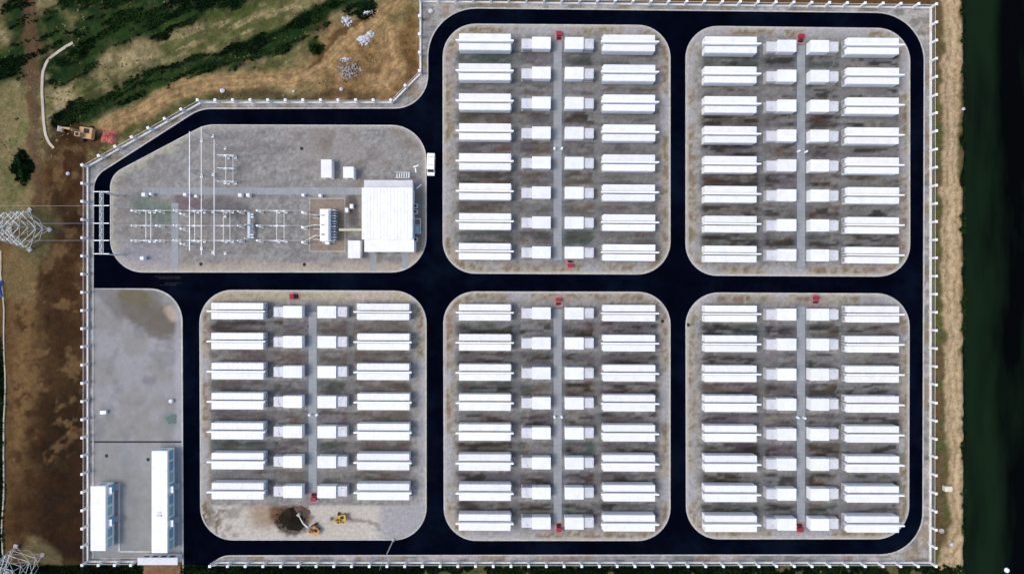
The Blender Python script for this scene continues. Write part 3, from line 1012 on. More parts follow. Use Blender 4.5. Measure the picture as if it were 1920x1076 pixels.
# small white posts in mid-trench
me_post = shared(MB().lathe((0, 0, 0), [(.26, 0), (.26, .06), (.16, .08), (.16, .85), (.24, .88), (.26, 1.0), (.12, 1.1)], 10), 'post', M['white'])
PB = {'A': ((1040, 278), (1054, 278)), 'B': ((1499, 283), (1513, 284)), 'C': ((579.5, 778), (593.5, 778)), 'D': ((1040, 782), (1053.5, 782)), 'E': ((1497, 783), (1510, 784))}
for k_, pp in PB.items():
    for p, sd in zip(pp, ('inland', 'canal')):
        X, Y = G(*p, 1.0)
        link('vent_post', me_post, None, (X, Y, .12), 0, f'small white vent post on the {sd} edge of the trench, {BN[k_]}', 'post', 'white vent posts on the trenches')

# red fire boxes
mb = MB().box((0, 0, .45), (1.15, .8, .7))
me_fb_body = shared(mb, 'body', M['red'])
mb = MB()
mb.v = [(-.62, -.45, .8), (.62, -.45, .8), (.62, .45, .95), (-.62, .45, .95), (-.62, -.45, .86), (.62, -.45, .86), (.62, .45, 1.02), (-.62, .45, 1.02)]
mb.f = [(3, 2, 1, 0), (4, 5, 6, 7), (0, 1, 5, 4), (1, 2, 6, 5), (2, 3, 7, 6), (3, 0, 4, 7)]; mb.mi = [0] * 6
me_fb_lid = shared(mb, 'lid', M['red'])
me_fb_slab = shared(MB().box((0, -.3, .03), (2.1, 2.6, .06)), 'base_slab', M['redslab'])
mb = MB()
for k in range(3):
    mb.lathe((-.35 + .35 * k, -.95, .06), [(.11, 0), (.11, .5), (.05, .58), (.06, .66)], 8, m=0)
me_fb_ext = shared(MB().lathe((0, 0, .06), [(.11, 0), (.11, .5), (.05, .58), (.06, .66)], 8), 'extinguisher', M['red'])
me_fb_rack = shared(MB().box((0, -.78, .38), (1.1, .07, .76)).box((0, -1.0, .09), (1.1, .5, .05)), 'rack', M['dark'])
FIRE = [(1048, 64, 0, 'red fire box at the outer end of the trench, block by van'), (1069, 498, 180, 'red fire box beside the cross lane, block by van'),
        (1502, 69, 0, 'red fire box at the outer end of the trench, far canal block'), (588, 935, 180, 'red fire box at the trench end facing the soil heap'),
        (548, 556, 90, 'large red fire box beside the cross lane, block with diggers'), (1047, 562, 0, 'faded red fire box beside the cross lane, middle block'),
        (1048, 992, 180, 'red fire box at the outer end of the trench, middle block'), (1530, 559, 0, 'red fire box beside the cross lane, near canal block'),
        (1500, 992, 180, 'red fire box at the outer end of the trench, near canal block')]
for x, y, a_, lb in FIRE:
    X, Y = G(x, y, .6)
    f = thing('fire_box', lb, 'fire box', (X, Y, .1), R(a_), 'red fire boxes at the trench ends')
    link('base_slab', me_fb_slab, f); link('body', me_fb_body, f); link('lid', me_fb_lid, f); link('rack', me_fb_rack, f)
    for k in range(3):
        link('extinguisher', me_fb_ext, f, loc=(-.36 + .36 * k, -1.0, .06))


# ------------------------------------------------------------------ perimeter fence, run by run
def fence_run(p0, p1, label, skip_last=False):
    a_, b_ = Vector(G(*p0)), Vector(G(*p1))
    L = (b_ - a_).length
    n_ = max(1, round(L / 4.16))
    st = L / n_
    rz = math.atan2(b_.y - a_.y, b_.x - a_.x)
    root = thing('perimeter_fence', label, 'fence', (a_.x, a_.y, 0), rz, 'runs of the white perimeter fence')
    MB().box((L / 2, 0, .12), (L, .36, .62)).build('plinth', M['plinth'], root)
    mb = MB()
    for z in (.62, 2.02):
        mb.box((st / 2, 0, z), (st - .42, .045, .05))
    k = int((st - .42) / .22)
    for i in range(k):
        mb.box((.21 + (i + .5) * (st - .42) / k, 0, 1.32), (.018, .018, 1.4))
    me_p = mb.mesh('panel', M['fence'])
    me_po = MB().box((0, 0, 1.2), (.46, .46, 2.5)).box((0, 0, 2.49), (.60, .60, .09)).box((0, 0, 2.59), (.42, .42, .12), taper=(.3, .3)).mesh('post', M['fence'])
    for i in range(n_ + (0 if skip_last else 1)):
        link('post', me_po, root, loc=(i * st, 0, 0))
    for i in range(n_):
        link('panel', me_p, root, loc=(i * st, 0, 0))
    return root


fence_run((166, 313), (379, 193), 'slanting white fence run beside the excavator and red tarpaulin', True)
fence_run((379, 193), (736, 193), 'white fence run along the sandy track above the substation', True)
fence_run((736, 193), (789, 139), 'short slanting white fence run between track and lane bend', True)
fence_run((789, 139), (789, 4), 'white fence run beside the rubble heaps', True)
fence_run((789, 4), (1744, 16), 'long white fence run behind the van and far canal blocks', True)
fence_run((1744, 16), (1743, 1053), 'long white fence run along the sandy canal track', True)
fence_run((1743, 1053), (402, 1053), 'long white fence run along dark grass below the diggers')
fence_run((166, 1051), (166, 313), 'white fence run between brown field and substation', True)
fence_run((256, 1051), (166, 1051), 'short white fence run behind the office cabins', True)


# ------------------------------------------------------------------ substation
def insul(mb, x, y, z0, z1, r=.12, m=0):
    n_ = max(3, int((z1 - z0) / .18))
    prof = []
    for i in range(n_):
        z = (z1 - z0) * i / n_
        prof += [(r * .6, z), (r, z + .05)]
    prof.append((r * .6, z1 - z0))
    mb.lathe((x, y, z0), prof, 8, m)


PH = [395, 423, 451]
PHN = ['trench-side', 'middle', 'lane-side']

# line gantry over the west lane edge
gzt = 7.0
X0, Y0 = G(192, 360, gzt); X1, Y1 = G(192, 476, gzt)
gan = thing('line_gantry', 'pale blue-grey steel line gantry with five crossarms beside the west lane', 'gantry', (X0, Y0, .1))
Lg = Y0 - Y1
for yy in (0, -Lg):
    mb = MB()
    mb.tube((-.9, yy, 0), (-.1, yy, gzt), .13, .10, 8).tube((.9, yy, 0), (.1, yy, gzt), .13, .10, 8)
    mb.tube((-.55, yy, 3), (.55, yy, 3), .06, n=6)
    mb.build('column', M['galv'], gan)
mb = MB()
for dx, dz in ((-.28, 0), (.28, 0), (-.28, .5), (.28, .5)):
    mb.tube((dx, 0.2, gzt + dz), (dx, -Lg - .2, gzt + dz), .06, n=6)
kk = 16
for i in range(kk):
    ya, yb = -Lg * i / kk, -Lg * (i + 1) / kk
    s_ = 1 if i % 2 else -1
    mb.tube((-.28 * s_, ya, gzt + .5), (.28 * s_, yb, gzt + .5), .035, n=4)
    mb.tube((.28, ya, gzt), (.28, yb, gzt + .5), .035, n=4)
mb.build('beam', M['galv'], gan)
for yp in (360, 386, 419, 451, 476):
    yy = G(0, yp, gzt)[1] - Y0
    mb = MB().box((0, yy, gzt + .25), (3.5, .16, .12))
    mb.build('crossarm', M['galv'], gan)

# lattice towers
def pylon(cx, cy, rot, label, hgt=30.0, base=6.6, shift=(0, 0)):
    z0 = gz(cx, cy)
    root = thing('transmission_tower', label, 'pylon', (cx, cy, z0), rot, 'lattice transmission towers')
    tops = .75
    lv = [0, .12, .26, .4, .53, .65, .76, .88, 1.0]

    def hw(t_):
        return base / 2 * (1 - t_ / .65 * .72) if t_ < .65 else base / 2 * .28 * (1 - (t_ - .65) / .35 * .45)
    cor = ((1, 1), (-1, 1), (-1, -1), (1, -1))
    for sx_, sy_ in cor:
        mb = MB()
        for a_, b_ in zip(lv, lv[1:]):
            mb.tube((sx_ * hw(a_), sy_ * hw(a_), a_ * hgt + .25), (sx_ * hw(b_), sy_ * hw(b_), b_ * hgt + .25), .12 - .05 * a_, n=4)
        mb.build('leg', M['galv'], root)
        MB().box((sx_ * base / 2, sy_ * base / 2, .1), (.9, .9, .6)).build('footing', M['concrete'], root)
    for a_, b_ in zip(lv, lv[1:]):
        mb = MB()
        for k in range(4):
            (ax, ay), (bx, by) = cor[k], cor[(k + 1) % 4]
            p = lambda s, t_: (s[0] * hw(t_), s[1] * hw(t_), t_ * hgt + .25)
            m_ = (a_ + b_) / 2
            mb.tube(p((ax, ay), a_), p((bx, by), b_), .055, n=4).tube(p((bx, by), a_), p((ax, ay), b_), .055, n=4)
            mb.tube(p((ax, ay), b_), p((bx, by), b_), .055, n=4)
            q0 = Vector(p((ax, ay), m_)); q1 = Vector(p((bx, by), m_)); mid = (Vector(p((ax, ay), a_)) + Vector(p((bx, by), a_))) / 2
            mb.tube(q0, q1, .04, n=4).tube(q0, mid, .04, n=4).tube(q1, mid, .04, n=4)
        mb.build('bracing', M['galv'], root)
    for t_, ln in ((.66, 4.5), (.77, 5.2), (.88, 4.0)):
        for s_ in (-1, 1):
            mb = MB()
            h0 = hw(t_)
            tip = (0, s_ * ln, t_ * hgt + .3)
            for dx in (-h0, h0):
                mb.tube((dx, s_ * h0, t_ * hgt), tip, .07, n=4).tube((dx, s_ * h0, t_ * hgt + 1.3), tip, .06, n=4)
                for f_ in (.33, .66):
                    mb.tube((dx * (1 - f_), s_ * (h0 + (ln - h0) * f_), t_ * hgt + .1), (dx * (1 - f_), s_ * (h0 + (ln - h0) * f_), t_ * hgt + 1.3 - f_), .035, n=4)
            mb.build('crossarm', M['galv'], root)
            ins_ = MB(); insul(ins_, 0, s_ * ln, t_ * hgt - 1.5, t_ * hgt + .25, .14)
            ins_.build('insulator_string', M['porcelain'], root)
    return root


P1 = G(57, 431)
pylon(P1[0], P1[1], R(45), 'lattice transmission tower standing opposite the line gantry')
fa, fb = Vector(G(30.7, 1022.8)), Vector(G(81, 1038.6))
dv = (fb - fa); nv = Vector((dv.y, -dv.x))
ctr = fa + dv / 2 + nv / 2
pylon(ctr.x, ctr.y, math.atan2(dv.y, dv.x), 'lattice transmission tower at the corner below the brown field', base=dv.length)


# overhead conductors from the tower to the gantry
def wire(a_, b_, sag, label, group, r=.03, n_=8):
    mb = MB()
    a_, b_ = Vector(a_), Vector(b_)
    p = [a_.lerp(b_, i / n_) - Vector((0, 0, sag * 4 * (i / n_) * (1 - i / n_))) for i in range(n_ + 1)]
    for u, v in zip(p, p[1:]):
        mb.tube(u, v, r, n=4)
    return mb.build('conductor', M['alu'], None, label=label, cat='cable', group=group)


for yp, nm in zip((386, 419, 451), PHN):
    gx, gy = G(192, yp, gzt)
    ax, ay = P1[0], G(0, yp, 19)[1]
    wire((gx - 1.7, gy, gzt + .3), (ax, ay, 19.8), .5, f'{nm} overhead conductor from lattice tower to the gantry', 'overhead conductors')
    ex, ey = G(250, yp + (4 if yp < 440 else 0), 3.6)
    wire((gx + 1.7, gy, gzt + .2), (ex, ey, 3.7), .15, f'{nm} slack conductor from gantry down to the switchgear', 'downleads from the gantry', r=.035)


def phase_item(name, kind, px, py, label, group, hgt=3.4):
    X, Y = G(px, py, hgt)
    o = thing(name, label, 'switchgear', (X, Y, .1), 0, group)
    MB().box((0, 0, .1), (.7, .7, .2)).build('footing', M['concrete'], o)
    MB().box((0, 0, hgt * .28), (.26, .26, hgt * .5)).box((0, 0, hgt * .54), (.5, .5, .06)).build('support_post', M['galv'], o)
    mb = MB(); insul(mb, 0, 0, hgt * .55, hgt * .92, .17)
    mb.build('insulator', M['porcelain'], o)
    if kind == 'ct':
        MB().lathe((0, 0, hgt * .92), [(.15, 0), (.26, .08), (.27, .4), (.2, .5), (.08, .55)], 10).box((0, 0, hgt * .92 + .25), (.9, .1, .1)).build('head', M['white'], o)
    elif kind == 'vt':
        MB().lathe((0, 0, hgt * .92), [(.2, 0), (.34, .1), (.34, .35), (.2, .42)], 10).build('head', M['white'], o)
    elif kind == 'arrester':
        MB().lathe((0, 0, hgt * .92), [(.12, 0), (.3, .02), (.3, .08), (.1, .1)], 10).build('grading_ring', M['alu'], o)
    else:
        MB().lathe((0, 0, hgt * .92), [(.15, 0), (.18, .12), (.06, .14)], 8).build('cap', M['alu'], o)
    return o


for yp, nm in zip(PH, PHN):
    phase_item('current_transformer', 'ct', 248, yp, f'white-headed current transformer, {nm} phase, next to the line gantry', 'current transformers')
    phase_item('current_transformer', 'ct', 294, yp, f'white-headed current transformer, {nm} phase, between first isolator and short trench', 'current transformers')
    phase_item('post_insulator', 'pi', 325, yp - 1, f'porcelain post insulator, {nm} phase, above the short trench', 'post insulators')
    phase_item('voltage_transformer', 'ct', 340, yp + 6, f'white-headed voltage transformer, {nm} phase, beside the short trench', 'voltage transformers')
    phase_item('post_insulator', 'pi', 446, yp + (0 if yp > 400 else 1), f'porcelain post insulator, {nm} phase, next to the pale breaker', 'post insulators')
    phase_item('current_transformer', 'ct', 483, yp, f'white-headed current transformer, {nm} phase, on transformer side of the breaker', 'current transformers')
    phase_item('surge_arrester', 'arrester', 567, yp + 3, f'slim surge arrester, {nm} phase, beside the transformer pit', 'surge arresters')


def isolator(px0, px1, rows, label, hgt=3.2, frames=(0.35, .8)):
    X0, Ya = G(px0, rows[0], hgt); X1, Yb = G(px1, rows[-1], hgt)
    o = thing('isolator', label, 'switchgear', ((X0 + X1) / 2, (Ya + Yb) / 2, .1), 0, 'three-phase isolators')
    hx, hy = (X1 - X0) / 2, (Ya - Yb) / 2
    for f_ in frames:
        x = -hx + 2 * hx * f_
        mb = MB().box((x, 0, hgt * .52), (.08, 2 * hy + .6, .10))
        mb.build('frame', M['galv'], o)
        for s_ in (-1, 1):
            MB().box((x, s_ * hy, hgt * .26), (.22, .22, hgt * .5)).box((x, s_ * hy, .08), (.6, .6, .16)).build('leg', M['galv'], o)
    for rr in rows:
        y = G(0, rr, hgt)[1] - (Ya + Yb) / 2
        MB().box((0, y, hgt * .55), (2 * hx, .22, .12)).build('base_beam', M['galv'], o)
        for f_ in (.08, .5, .92):
            mb = MB(); insul(mb, -hx + 2 * hx * f_, y, hgt * .57, hgt * .96, .13)
            mb.build('insulator', M['porcelain'], o)
        MB().tube((-hx - .1, y, hgt), (hx + .1, y, hgt), .07, n=6).box((0, y, hgt + .02), (.5, .2, .14)).build('switch_blade', M['white'], o)
    return o


isolator(260, 281, PH, 'three-phase isolator between the gantry and the short trench')
isolator(350, 378, PH, 'three-phase isolator under the first two long busbars')
isolator(404, 432, PH, 'three-phase isolator between the last long busbar and the breaker')
isolator(504, 535, PH, 'three-phase isolator nearest the transformer pit')
isolator(408, 438, [291, 315, 340], 'three-phase isolator beyond the cable trench')

# breaker with long pale beam
X, Y = G(459, 421, 4)
br = thing('circuit_breaker', 'pale teal three-phase circuit breaker with long white beam', 'switchgear', (X, Y, .1))
MB().box((0, 0, 1.7), (.34, 6.6, .3)).build('beam', M['fin'], br)
MB().box((.32, 0, 1.6), (.26, 6.2, .4)).build('drive_housing', M['teal'], br)
for s_ in (-1, 1):
    MB().box((.15, s_ * 2.4, .8), (.3, .3, 1.5)).box((.15, s_ * 2.4, .1), (.9, .9, .2)).build('leg', M['galv'], br)
for yy in (-3.2, 0, 3.2):
    mb = MB(); insul(mb, 0, yy, 1.9, 3.9, .19)
    mb.build('interrupter', M['porcelain'], br)
MB().box((.45, 0, .75), (.7, 1.0, 1.3)).build('control_cabinet', M['fin'], br)

# three long tubular busbars
for i, (px, y0, y1, r_, nm) in enumerate(((356, 247, 470, .13, 'wide pale tubular busbar above the short trench'), (378, 238, 478, .10, 'slim white tubular busbar between its two neighbours'), (402, 262, 479, .10, 'slim white tubular busbar above the far isolator'))):
    hz = 6.0
    Xa, Ya = G(px, y0, hz); Xb, Yb = G(px, y1, hz)
    o = thing('busbar', nm, 'busbar', (Xa, Yb, .1), 0, 'long tubular busbars')
    L = Ya - Yb
    MB().tube((0, 0, hz), (0, L, hz), r_, n=8).build('tube', M['alu'], o)
    for f_ in (.03, .36, .66, .97):
        MB().box((0, L * f_, 2.1), (.2, .2, 4.2)).box((0, L * f_, .08), (.6, .6, .16)).build('support_post', M['galv'], o)
        mb = MB(); insul(mb, 0, L * f_, 4.2, 5.85, .14)
        mb.build('insulator', M['porcelain'], o)

# phase conductors along the three rows
for yp, nm in zip(PH, PHN):
    for (xa, xb, lb) in ((248, 446, 'west of the breaker'), (483, 567, 'east of the breaker')):
        a_, b_ = G(xa, yp, 3.5), G(xb, yp, 3.5)
        wire((*a_, 3.75), (*b_, 3.75), .12, f'{nm} phase conductor strung {lb}', 'phase conductors', r=.03)
    a_ = G(567, yp + 3, 3.4); b_ = G(596, [405, 421, 440][PH.index(yp)], 3.5)
    wire((*a_, 3.5), (*b_, 4.0), .1, f'{nm} conductor from surge arrester to the power transformer', 'transformer leads', r=.03)

# white kiosks by the trench
def kiosk(px, py, w_, d_, h_, label, rz=0.0, m='white'):
    X, Y = G(px, py, h_)
    o = thing('control_kiosk', label, 'cabinet', (X, Y, .1), rz, 'white control kiosks')
    MB().box((0, 0, .08), (w_ + .2, d_ + .2, .16)).build('plinth', M['concrete'], o)
    bevel(MB().box((0, 0, h_ / 2 + .1), (w_, d_, h_ - .2)).build('body', M[m], o), .02)
    MB().box((0, 0, h_ + .03), (w_ + .12, d_ + .12, .06), taper=(.9, .9)).build('roof', M['roofwhite'], o)
    MB().box((0, -d_ / 2 - .012, h_ / 2 + .1), (w_ * .84, .024, h_ * .7)).box((w_ * .3, -d_ / 2 - .03, h_ / 2 + .1), (.04, .03, .2)).build('door', M['door'], o)
    return o


for px, py, s_, lb in ((269, 365, .75, 'white control kiosk at the west end of the cable trench'), (282, 364, .5, 'small white kiosk second along the cable trench'),
                       (346.5, 365, .6, 'white kiosk under the wide pale busbar'), (367, 368, .5, 'small white kiosk between the first two busbars'),
                       (450, 366, .75, 'white kiosk in front of the breaker, west of its twin'), (465, 366, .75, 'white kiosk in front of the breaker, east of its twin'),
                       (568, 366, .55, 'white kiosk by the trench near the arresters'), (600, 367, .6, 'white kiosk at the edge of the transformer pit'),
                       (266.5, 484, .75, 'white kiosk alone in the substation corner by the lanes')):
    kiosk(px, py, s_, s_ * .95, 1.3 + s_ * .3, lb)

# transformer with its pit
x0, y0 = G(581, 472); x1, y1 = G(648, 372)
pit = thing('transformer_pit', 'rusty gravel oil pit with pale kerb around the power transformer', 'pit', ((x0 + x1) / 2, (y0 + y1) / 2, .1))
pw, pd = x1 - x0, y1 - y0
MB().box((0, 0, .012), (pw - .3, pd - .3, .04)).build('gravel_bed', M['brownpit'], pit)
for s_ in (-1, 1):
    MB().box((s_ * (pw / 2 - .08), 0, .07), (.16, pd, .16)).build('kerb', M['kerb'], pit)
    MB().box((0, s_ * (pd / 2 - .08), .07), (pw - .34, .16, .16)).build('kerb', M['kerb'], pit)
X, Y = G(610, 422, 3.2)
tr = thing('power_transformer', 'white power transformer with finned radiators in the rusty pit', 'transformer', (X, Y, .14))
MB().box((0, 0, .2), (3.0, 8.0, .4)).build('base', M['concrete'], tr)
bevel(MB().box((0, 0, 1.7), (2.3, 7.2, 2.6)).build('tank', M['white'], tr), .12)
mb = MB().box((0, 0, 3.06), (2.5, 7.4, .12))
for k in range(5):
    mb.box((0, -3 + k * 1.5, 3.16), (2.3, .12, .1))
mb.build('tank_cover', M['white'], tr)
MB().tube((.75, -3.6, 3.9), (.75, 3.4, 3.9), .42, n=12).box((.75, -2.4, 3.4), (.3, .2, .6)).box((.75, 2.2, 3.4), (.3, .2, .6)).build('conservator', M['white'], tr)
for k in range(9):
    y = -3.3 + k * .82
    if k % 3 != 2:
        MB().box((-2.0, y, 1.9), (1.8, .11, 1.9)).build('radiator', M['fin'], tr)
for k in range(12):
    MB().box((1.75, -3.4 + k * .62, 1.7), (1.0, .3, 2.1)).build('radiator', M['teal'] if k % 2 else M['grey'], tr)
for k in range(3):
    mb = MB(); insul(mb, -.55, -2.2 + k * 2.2, 3.1, 4.6, .2)
    mb.build('bushing', M['porcelain'], tr)
    MB().lathe((-1.35, -2.9 + k * 2.4, 2.6), [(.3, 0), (.3, .3), (.1, .4)], 10).build('fan', M['dark'], tr)
MB().box((0, -4.1, 1.0), (.9, .6, 1.4)).build('control_box', M['white'], tr)
mb = MB()
xa = G(636, 431, 3)[0] - X; xb = G(679, 431, 3)[0] - X
ybar = G(0, 431, 3)[1] - Y
dk = thing('busbar_duct', 'pale yellow busbar duct from transformer to the switchgear building', 'duct', (X + xa, Y + ybar, .14))
MB().box(((xb - xa) / 2, 0, 3.0), (xb - xa, .55, .3)).build('casing', M['yellowduct'], dk)
for f_ in (.12, .5, .85):
    MB().box(((xb - xa) * f_, 0, 1.42), (.15, .15, 2.85)).build('leg', M['galv'], dk)
X, Y = G(650, 394, 1)
for dx, dy, nm in ((0, 0, 'white neutral-earthing cabinet beside the transformer pit'), (1.1, .9, 'small pale box between pit and switchgear building')):
    kiosk(650 + dx * 8, 394 - dy * 8, .6, .9, 1.3, nm)

# switchgear building
bh = 5.2
x0, y0 = G(678.5, 449, bh); x1, y1 = G(773.5, 352, bh)
bd = thing('switchgear_building', 'large white flat-roofed switchgear building beside the transformer', 'building', ((x0 + x1) / 2, y0, .1))
wd, dp = x1 - x0, y1 - y0
MB().box((0, dp / 2, (bh - .3) / 2), (wd - .5, dp - .3, bh - .3)).build('wall', M['wallwhite'], bd)
rf = MB().box((0, dp / 2, bh - .16), (wd, dp, .28)).build('roof', M['roofwhite'], bd)
mb = MB()
for k in range(15):
    mb.box((-wd / 2 + .4 + k * (wd - .8) / 14, dp / 2, bh + .005), (.05, dp - .2, .05))
mb.build('roof_seam', M['roofwhite'], rf)
ax0, ay0 = G(683.5, 471, 4.6)
ax1, ay1 = G(776.5, 447, 4.6)
MB().box(((ax0 + ax1) / 2 - (x0 + x1) / 2, (ay0 + ay1) / 2 - y0 - .3, 2.25), (ax1 - ax0 - .3, ay1 - ay0 - .4, 4.5)).build('annex_wall', M['wallwhite'], bd)
rf2 = MB().box(((ax0 + ax1) / 2 - (x0 + x1) / 2, (ay0 + ay1) / 2 - y0 - .1, 4.6), (ax1 - ax0, ay1 - ay0 + .1, .22)).build('annex_roof', M['roofwhite'], bd)
nx0, ny0 = G(680.5, 352, 3.6); nx1, ny1 = G(772.5, 335, 3.6)
MB().box((0, dp + (ny1 - ny0) / 2 - .1, 1.75), (wd - .9, ny1 - ny0 - .3, 3.5)).build('porch_wall', M['wallwhite'], bd)
MB().box((0, dp + (ny1 - ny0) / 2 - .05, 3.6), (wd - .4, ny1 - ny0 - .2, .2)).build('porch_roof', M['fin'], bd)
for k, zz in ((1.2, 0), (4.2, 0), (7.2, 0), (10.2, 0)):
    w1 = MB().box((wd / 2 - .24, k, 3.2), (.06, 1.3, 1.2)).build('window', M['fence'], bd)
    MB().box((wd / 2 - .2, k, 3.2), (.03, 1.1, 1.0)).build('pane', M['blueglass'], w1)
for xx in (-3.2, 1.0):
    dd = MB().box((xx, -2.99, 1.2), (1.4, .06, 2.3)).build('door', M['grey'], bd)
    MB().box((xx + .5, -3.04, 1.2), (.05, .04, .2)).build('handle', M['dark'], dd)
# cooling units along the building
def ac(px, py, w_, d_, h_, label, m='fin'):
    X, Y = G(px, py, h_)
    o = thing('cooling_unit', label, 'cooling unit', (X, Y, .1), 0, 'cooling units along the switchgear building')
    MB().box((0, 0, .1), (w_ + .1, d_ + .1, .2)).build('base', M['concrete'], o)
    bevel(MB().box((0, 0, .2 + (h_ - .2) / 2), (w_, d_, h_ - .2)).build('casing', M[m], o), .04)
    f = MB().lathe((0, 0, h_), [(min(w_, d_) * .4, 0), (min(w_, d_) * .4, .08), (min(w_, d_) * .34, .08), (min(w_, d_) * .34, .01)], 12).build('fan_ring', M['grey'], o)
    MB().lathe((0, 0, h_ + .005), [(min(w_, d_) * .33, 0), (min(w_, d_) * .33, .02)], 12).build('fan_grille', M['dark'], f)
    return o


for (px, py, lb) in ((779, 386, 'pale cooling unit at the porch end of the switchgear building wall'), (779, 397, 'cooling unit second from the porch along the switchgear wall'),
                     (779, 449, 'cooling unit beside the annex of the switchgear building')):
    ac(px, py, .9, 1.0, 1.3, lb)
fr = thing('pipe_rack', 'open grey pipe rack standing by the switchgear building wall', 'pipe rack', (*G(783, 425), .1))
for a_, b_ in (((-.9, -1.7, 0), (-.9, -1.7, 1.6)), ((.9, -1.7, 0), (.9, -1.7, 1.6)), ((-.9, 1.7, 0), (-.9, 1.7, 1.6)), ((.9, 1.7, 0), (.9, 1.7, 1.6))):
    MB().tube(a_, b_, .07, n=6).build('leg', M['galv'], fr)
MB().tube((-.9, -1.7, 1.6), (.9, -1.7, 1.6), .09, n=6).tube((.9, -1.7, 1.6), (.9, 1.7, 1.6), .09, n=6).tube((.9, 1.7, 1.6), (-.9, 1.7, 1.6), .09, n=6).tube((-.9, 1.7, 1.6), (-.9, -1.7, 1.6), .09, n=6).tube((-.9, .2, 1.6), (.9, .2, 1.6), .07, n=6).build('top_frame', M['galv'], fr)
MB().box((0, -.7, .5), (1.1, 1.5, .9)).build('pump', M['teal'], fr)
fr = thing('steel_stair', 'open steel stair frame behind the switchgear building porch', 'stair', (*G(757, 331), .1))
for s_ in (-1, 1):
    MB().box((0, s_ * .65, 1.2), (3.6, .08, .2)).tube((-1.75, s_ * .65, 0), (-1.75, s_ * .65, 2.2), .06, n=6).tube((1.75, s_ * .65, 0), (1.75, s_ * .65, 2.2), .06, n=6).tube((-1.75, s_ * .65, 2.2), (1.75, s_ * .65, 2.2), .06, n=6).build('side_rail', M['galv'], fr)
for k in range(6):
    MB().box((-1.5 + k * .6, 0, .4 + k * .28), (.28, 1.2, .05)).build('tread', M['galv'], fr)

# loose white offcuts by the building corner
for px, py, ln, a_, lb in ((780, 312, 1.3, 20, 'white plank lying behind the switchgear building corner, across the lane from van'), (779.5, 320, 1.1, 95, 'short white plank beside the steel stair'),
                           (786, 350, 1.5, 40, 'white plank lying by the cooling unit wall')):
    X, Y = G(px, py)
    link('plank', MB().box((0, 0, .06), (ln, .28, .12)).mesh('plank', M['white']), None, (X, Y, .1), R(a_), lb, 'plank')
# three cabins
def cabin(px0, px1, py0, py1, h_, label):
    xa, ya = G(px0, py1, h_); xb, yb = G(px1, py0, h_)
    o = thing('equipment_cabin', label, 'cabin', ((xa + xb) / 2, (ya + yb) / 2, .1), 0, 'white equipment cabins of the substation')
    w_, d_ = xb - xa, yb - ya
    MB().box((0, 0, .1), (w_ + .1, d_ + .1, .2)).build('base', M['concrete'], o)
    MB().box((0, 0, .2 + (h_ - .35) / 2), (w_ - .12, d_ - .12, h_ - .35)).build('wall', M['wallwhite'], o)
    mb = MB().box((0, 0, h_ - .08), (w_, d_, .16))
    for k in range(4):
        mb.box((-w_ / 2 + .2 + k * (w_ - .4) / 3, 0, h_ + .015), (.05, d_ - .08, .05))
    mb.build('roof', M['roofwhite'], o)
    dd = MB().box((0, -d_ / 2 + .045, 1.15), (.9, .04, 1.9)).build('door', M['grey'], o)
    MB().box((.35, -d_ / 2 + .01, 1.15), (.05, .04, .18)).build('handle', M['dark'], dd)


cabin(602, 622, 299.5, 333.5, 2.7, 'tall pale grey-white cabin north of the substation trench')
cabin(643.5, 663.5, 313, 334, 2.6, 'square white cabin north of the substation trench')
cabin(652.5, 675.5, 451, 484, 2.6, 'white cabin tucked beside the switchgear building annex')

# ------------------------------------------------------------------ office cabins in the yard
def office(px0, px1, py0, py1, h_, label, name='office_cabin', bays=8):
    xa, ya = G(px0, py1, h_); xb, yb = G(px1, py0, h_)
    w_, d_ = xb - xa, yb - ya
    o = thing(name, label, 'building', ((xa + xb) / 2, (ya + yb) / 2, .05), 0, 'white office cabins in the yard')
    MB().box((0, 0, .15), (w_, d_, .3)).build('plinth', M['concrete'], o)
    MB().box((0, 0, (h_ - .2) / 2 + .1), (w_ - .16, d_ - .16, h_ - .4)).build('wall', M['wallwhite'], o)
    rf = MB().box((0, 0, h_ - .1), (w_, d_, .2)).build('roof', M['roofwhite'], o)
    mb = MB()
    for k in range(int(d_ / 1.5)):
        mb.box((0, -d_ / 2 + .75 + k * 1.5, h_ + .015), (w_ - .1, .05, .04))
    mb.build('roof_seam', M['roofwhite'], rf)
    st = d_ / bays
    for k in range(bays):
        y = -d_ / 2 + st * (k + .5)
        door = k in (2, 5)
        hh = 2.3 if door else 1.9
        zc = .3 + hh / 2 if door else 1.9
        fr = MB().box((w_ / 2 - .06, y, zc), (.06, st * .9, hh)).build('door' if door else 'window', M['fence'], o)
        MB().box((w_ / 2 - .02, y, zc), (.03, st * .8, hh - .14)).build('pane', M['blueglass'] if k % 3 else M['teal'], fr)
        if door:
            cp = MB().box((w_ / 2 + .45, y, 2.85), (1.0, 1.5, .1)).build('canopy', M['wallwhite'], o)
            MB().box((w_ / 2 + .5, y, .12), (1.1, 1.4, .24)).build('step', M['concrete'], o)
    f = MB().box((0, d_ / 2 - .06, 1.9), (1.6, .06, 1.4)).build('window', M['fence'], o)
    MB().box((0, d_ / 2 - .02, 1.9), (1.4, .03, 1.2)).build('pane', M['blueglass'], f)
    return o, w_, d_


office(170, 198, 911, 1032, 3.7, 'shorter white-roofed office cabin against the fence', bays=6)
o2, w2, d2 = office(284.5, 314, 845, 1036, 3.7, 'longer white-roofed office cabin facing the lane', bays=9)
MB().box((-.1, -d2 / 2 + 8.6, 3.8), (1.1, .45, .3)).box((-.1, -d2 / 2 + 9.3, 3.75), (.9, .3, .2)).build('roof_vent', M['fin'], o2)

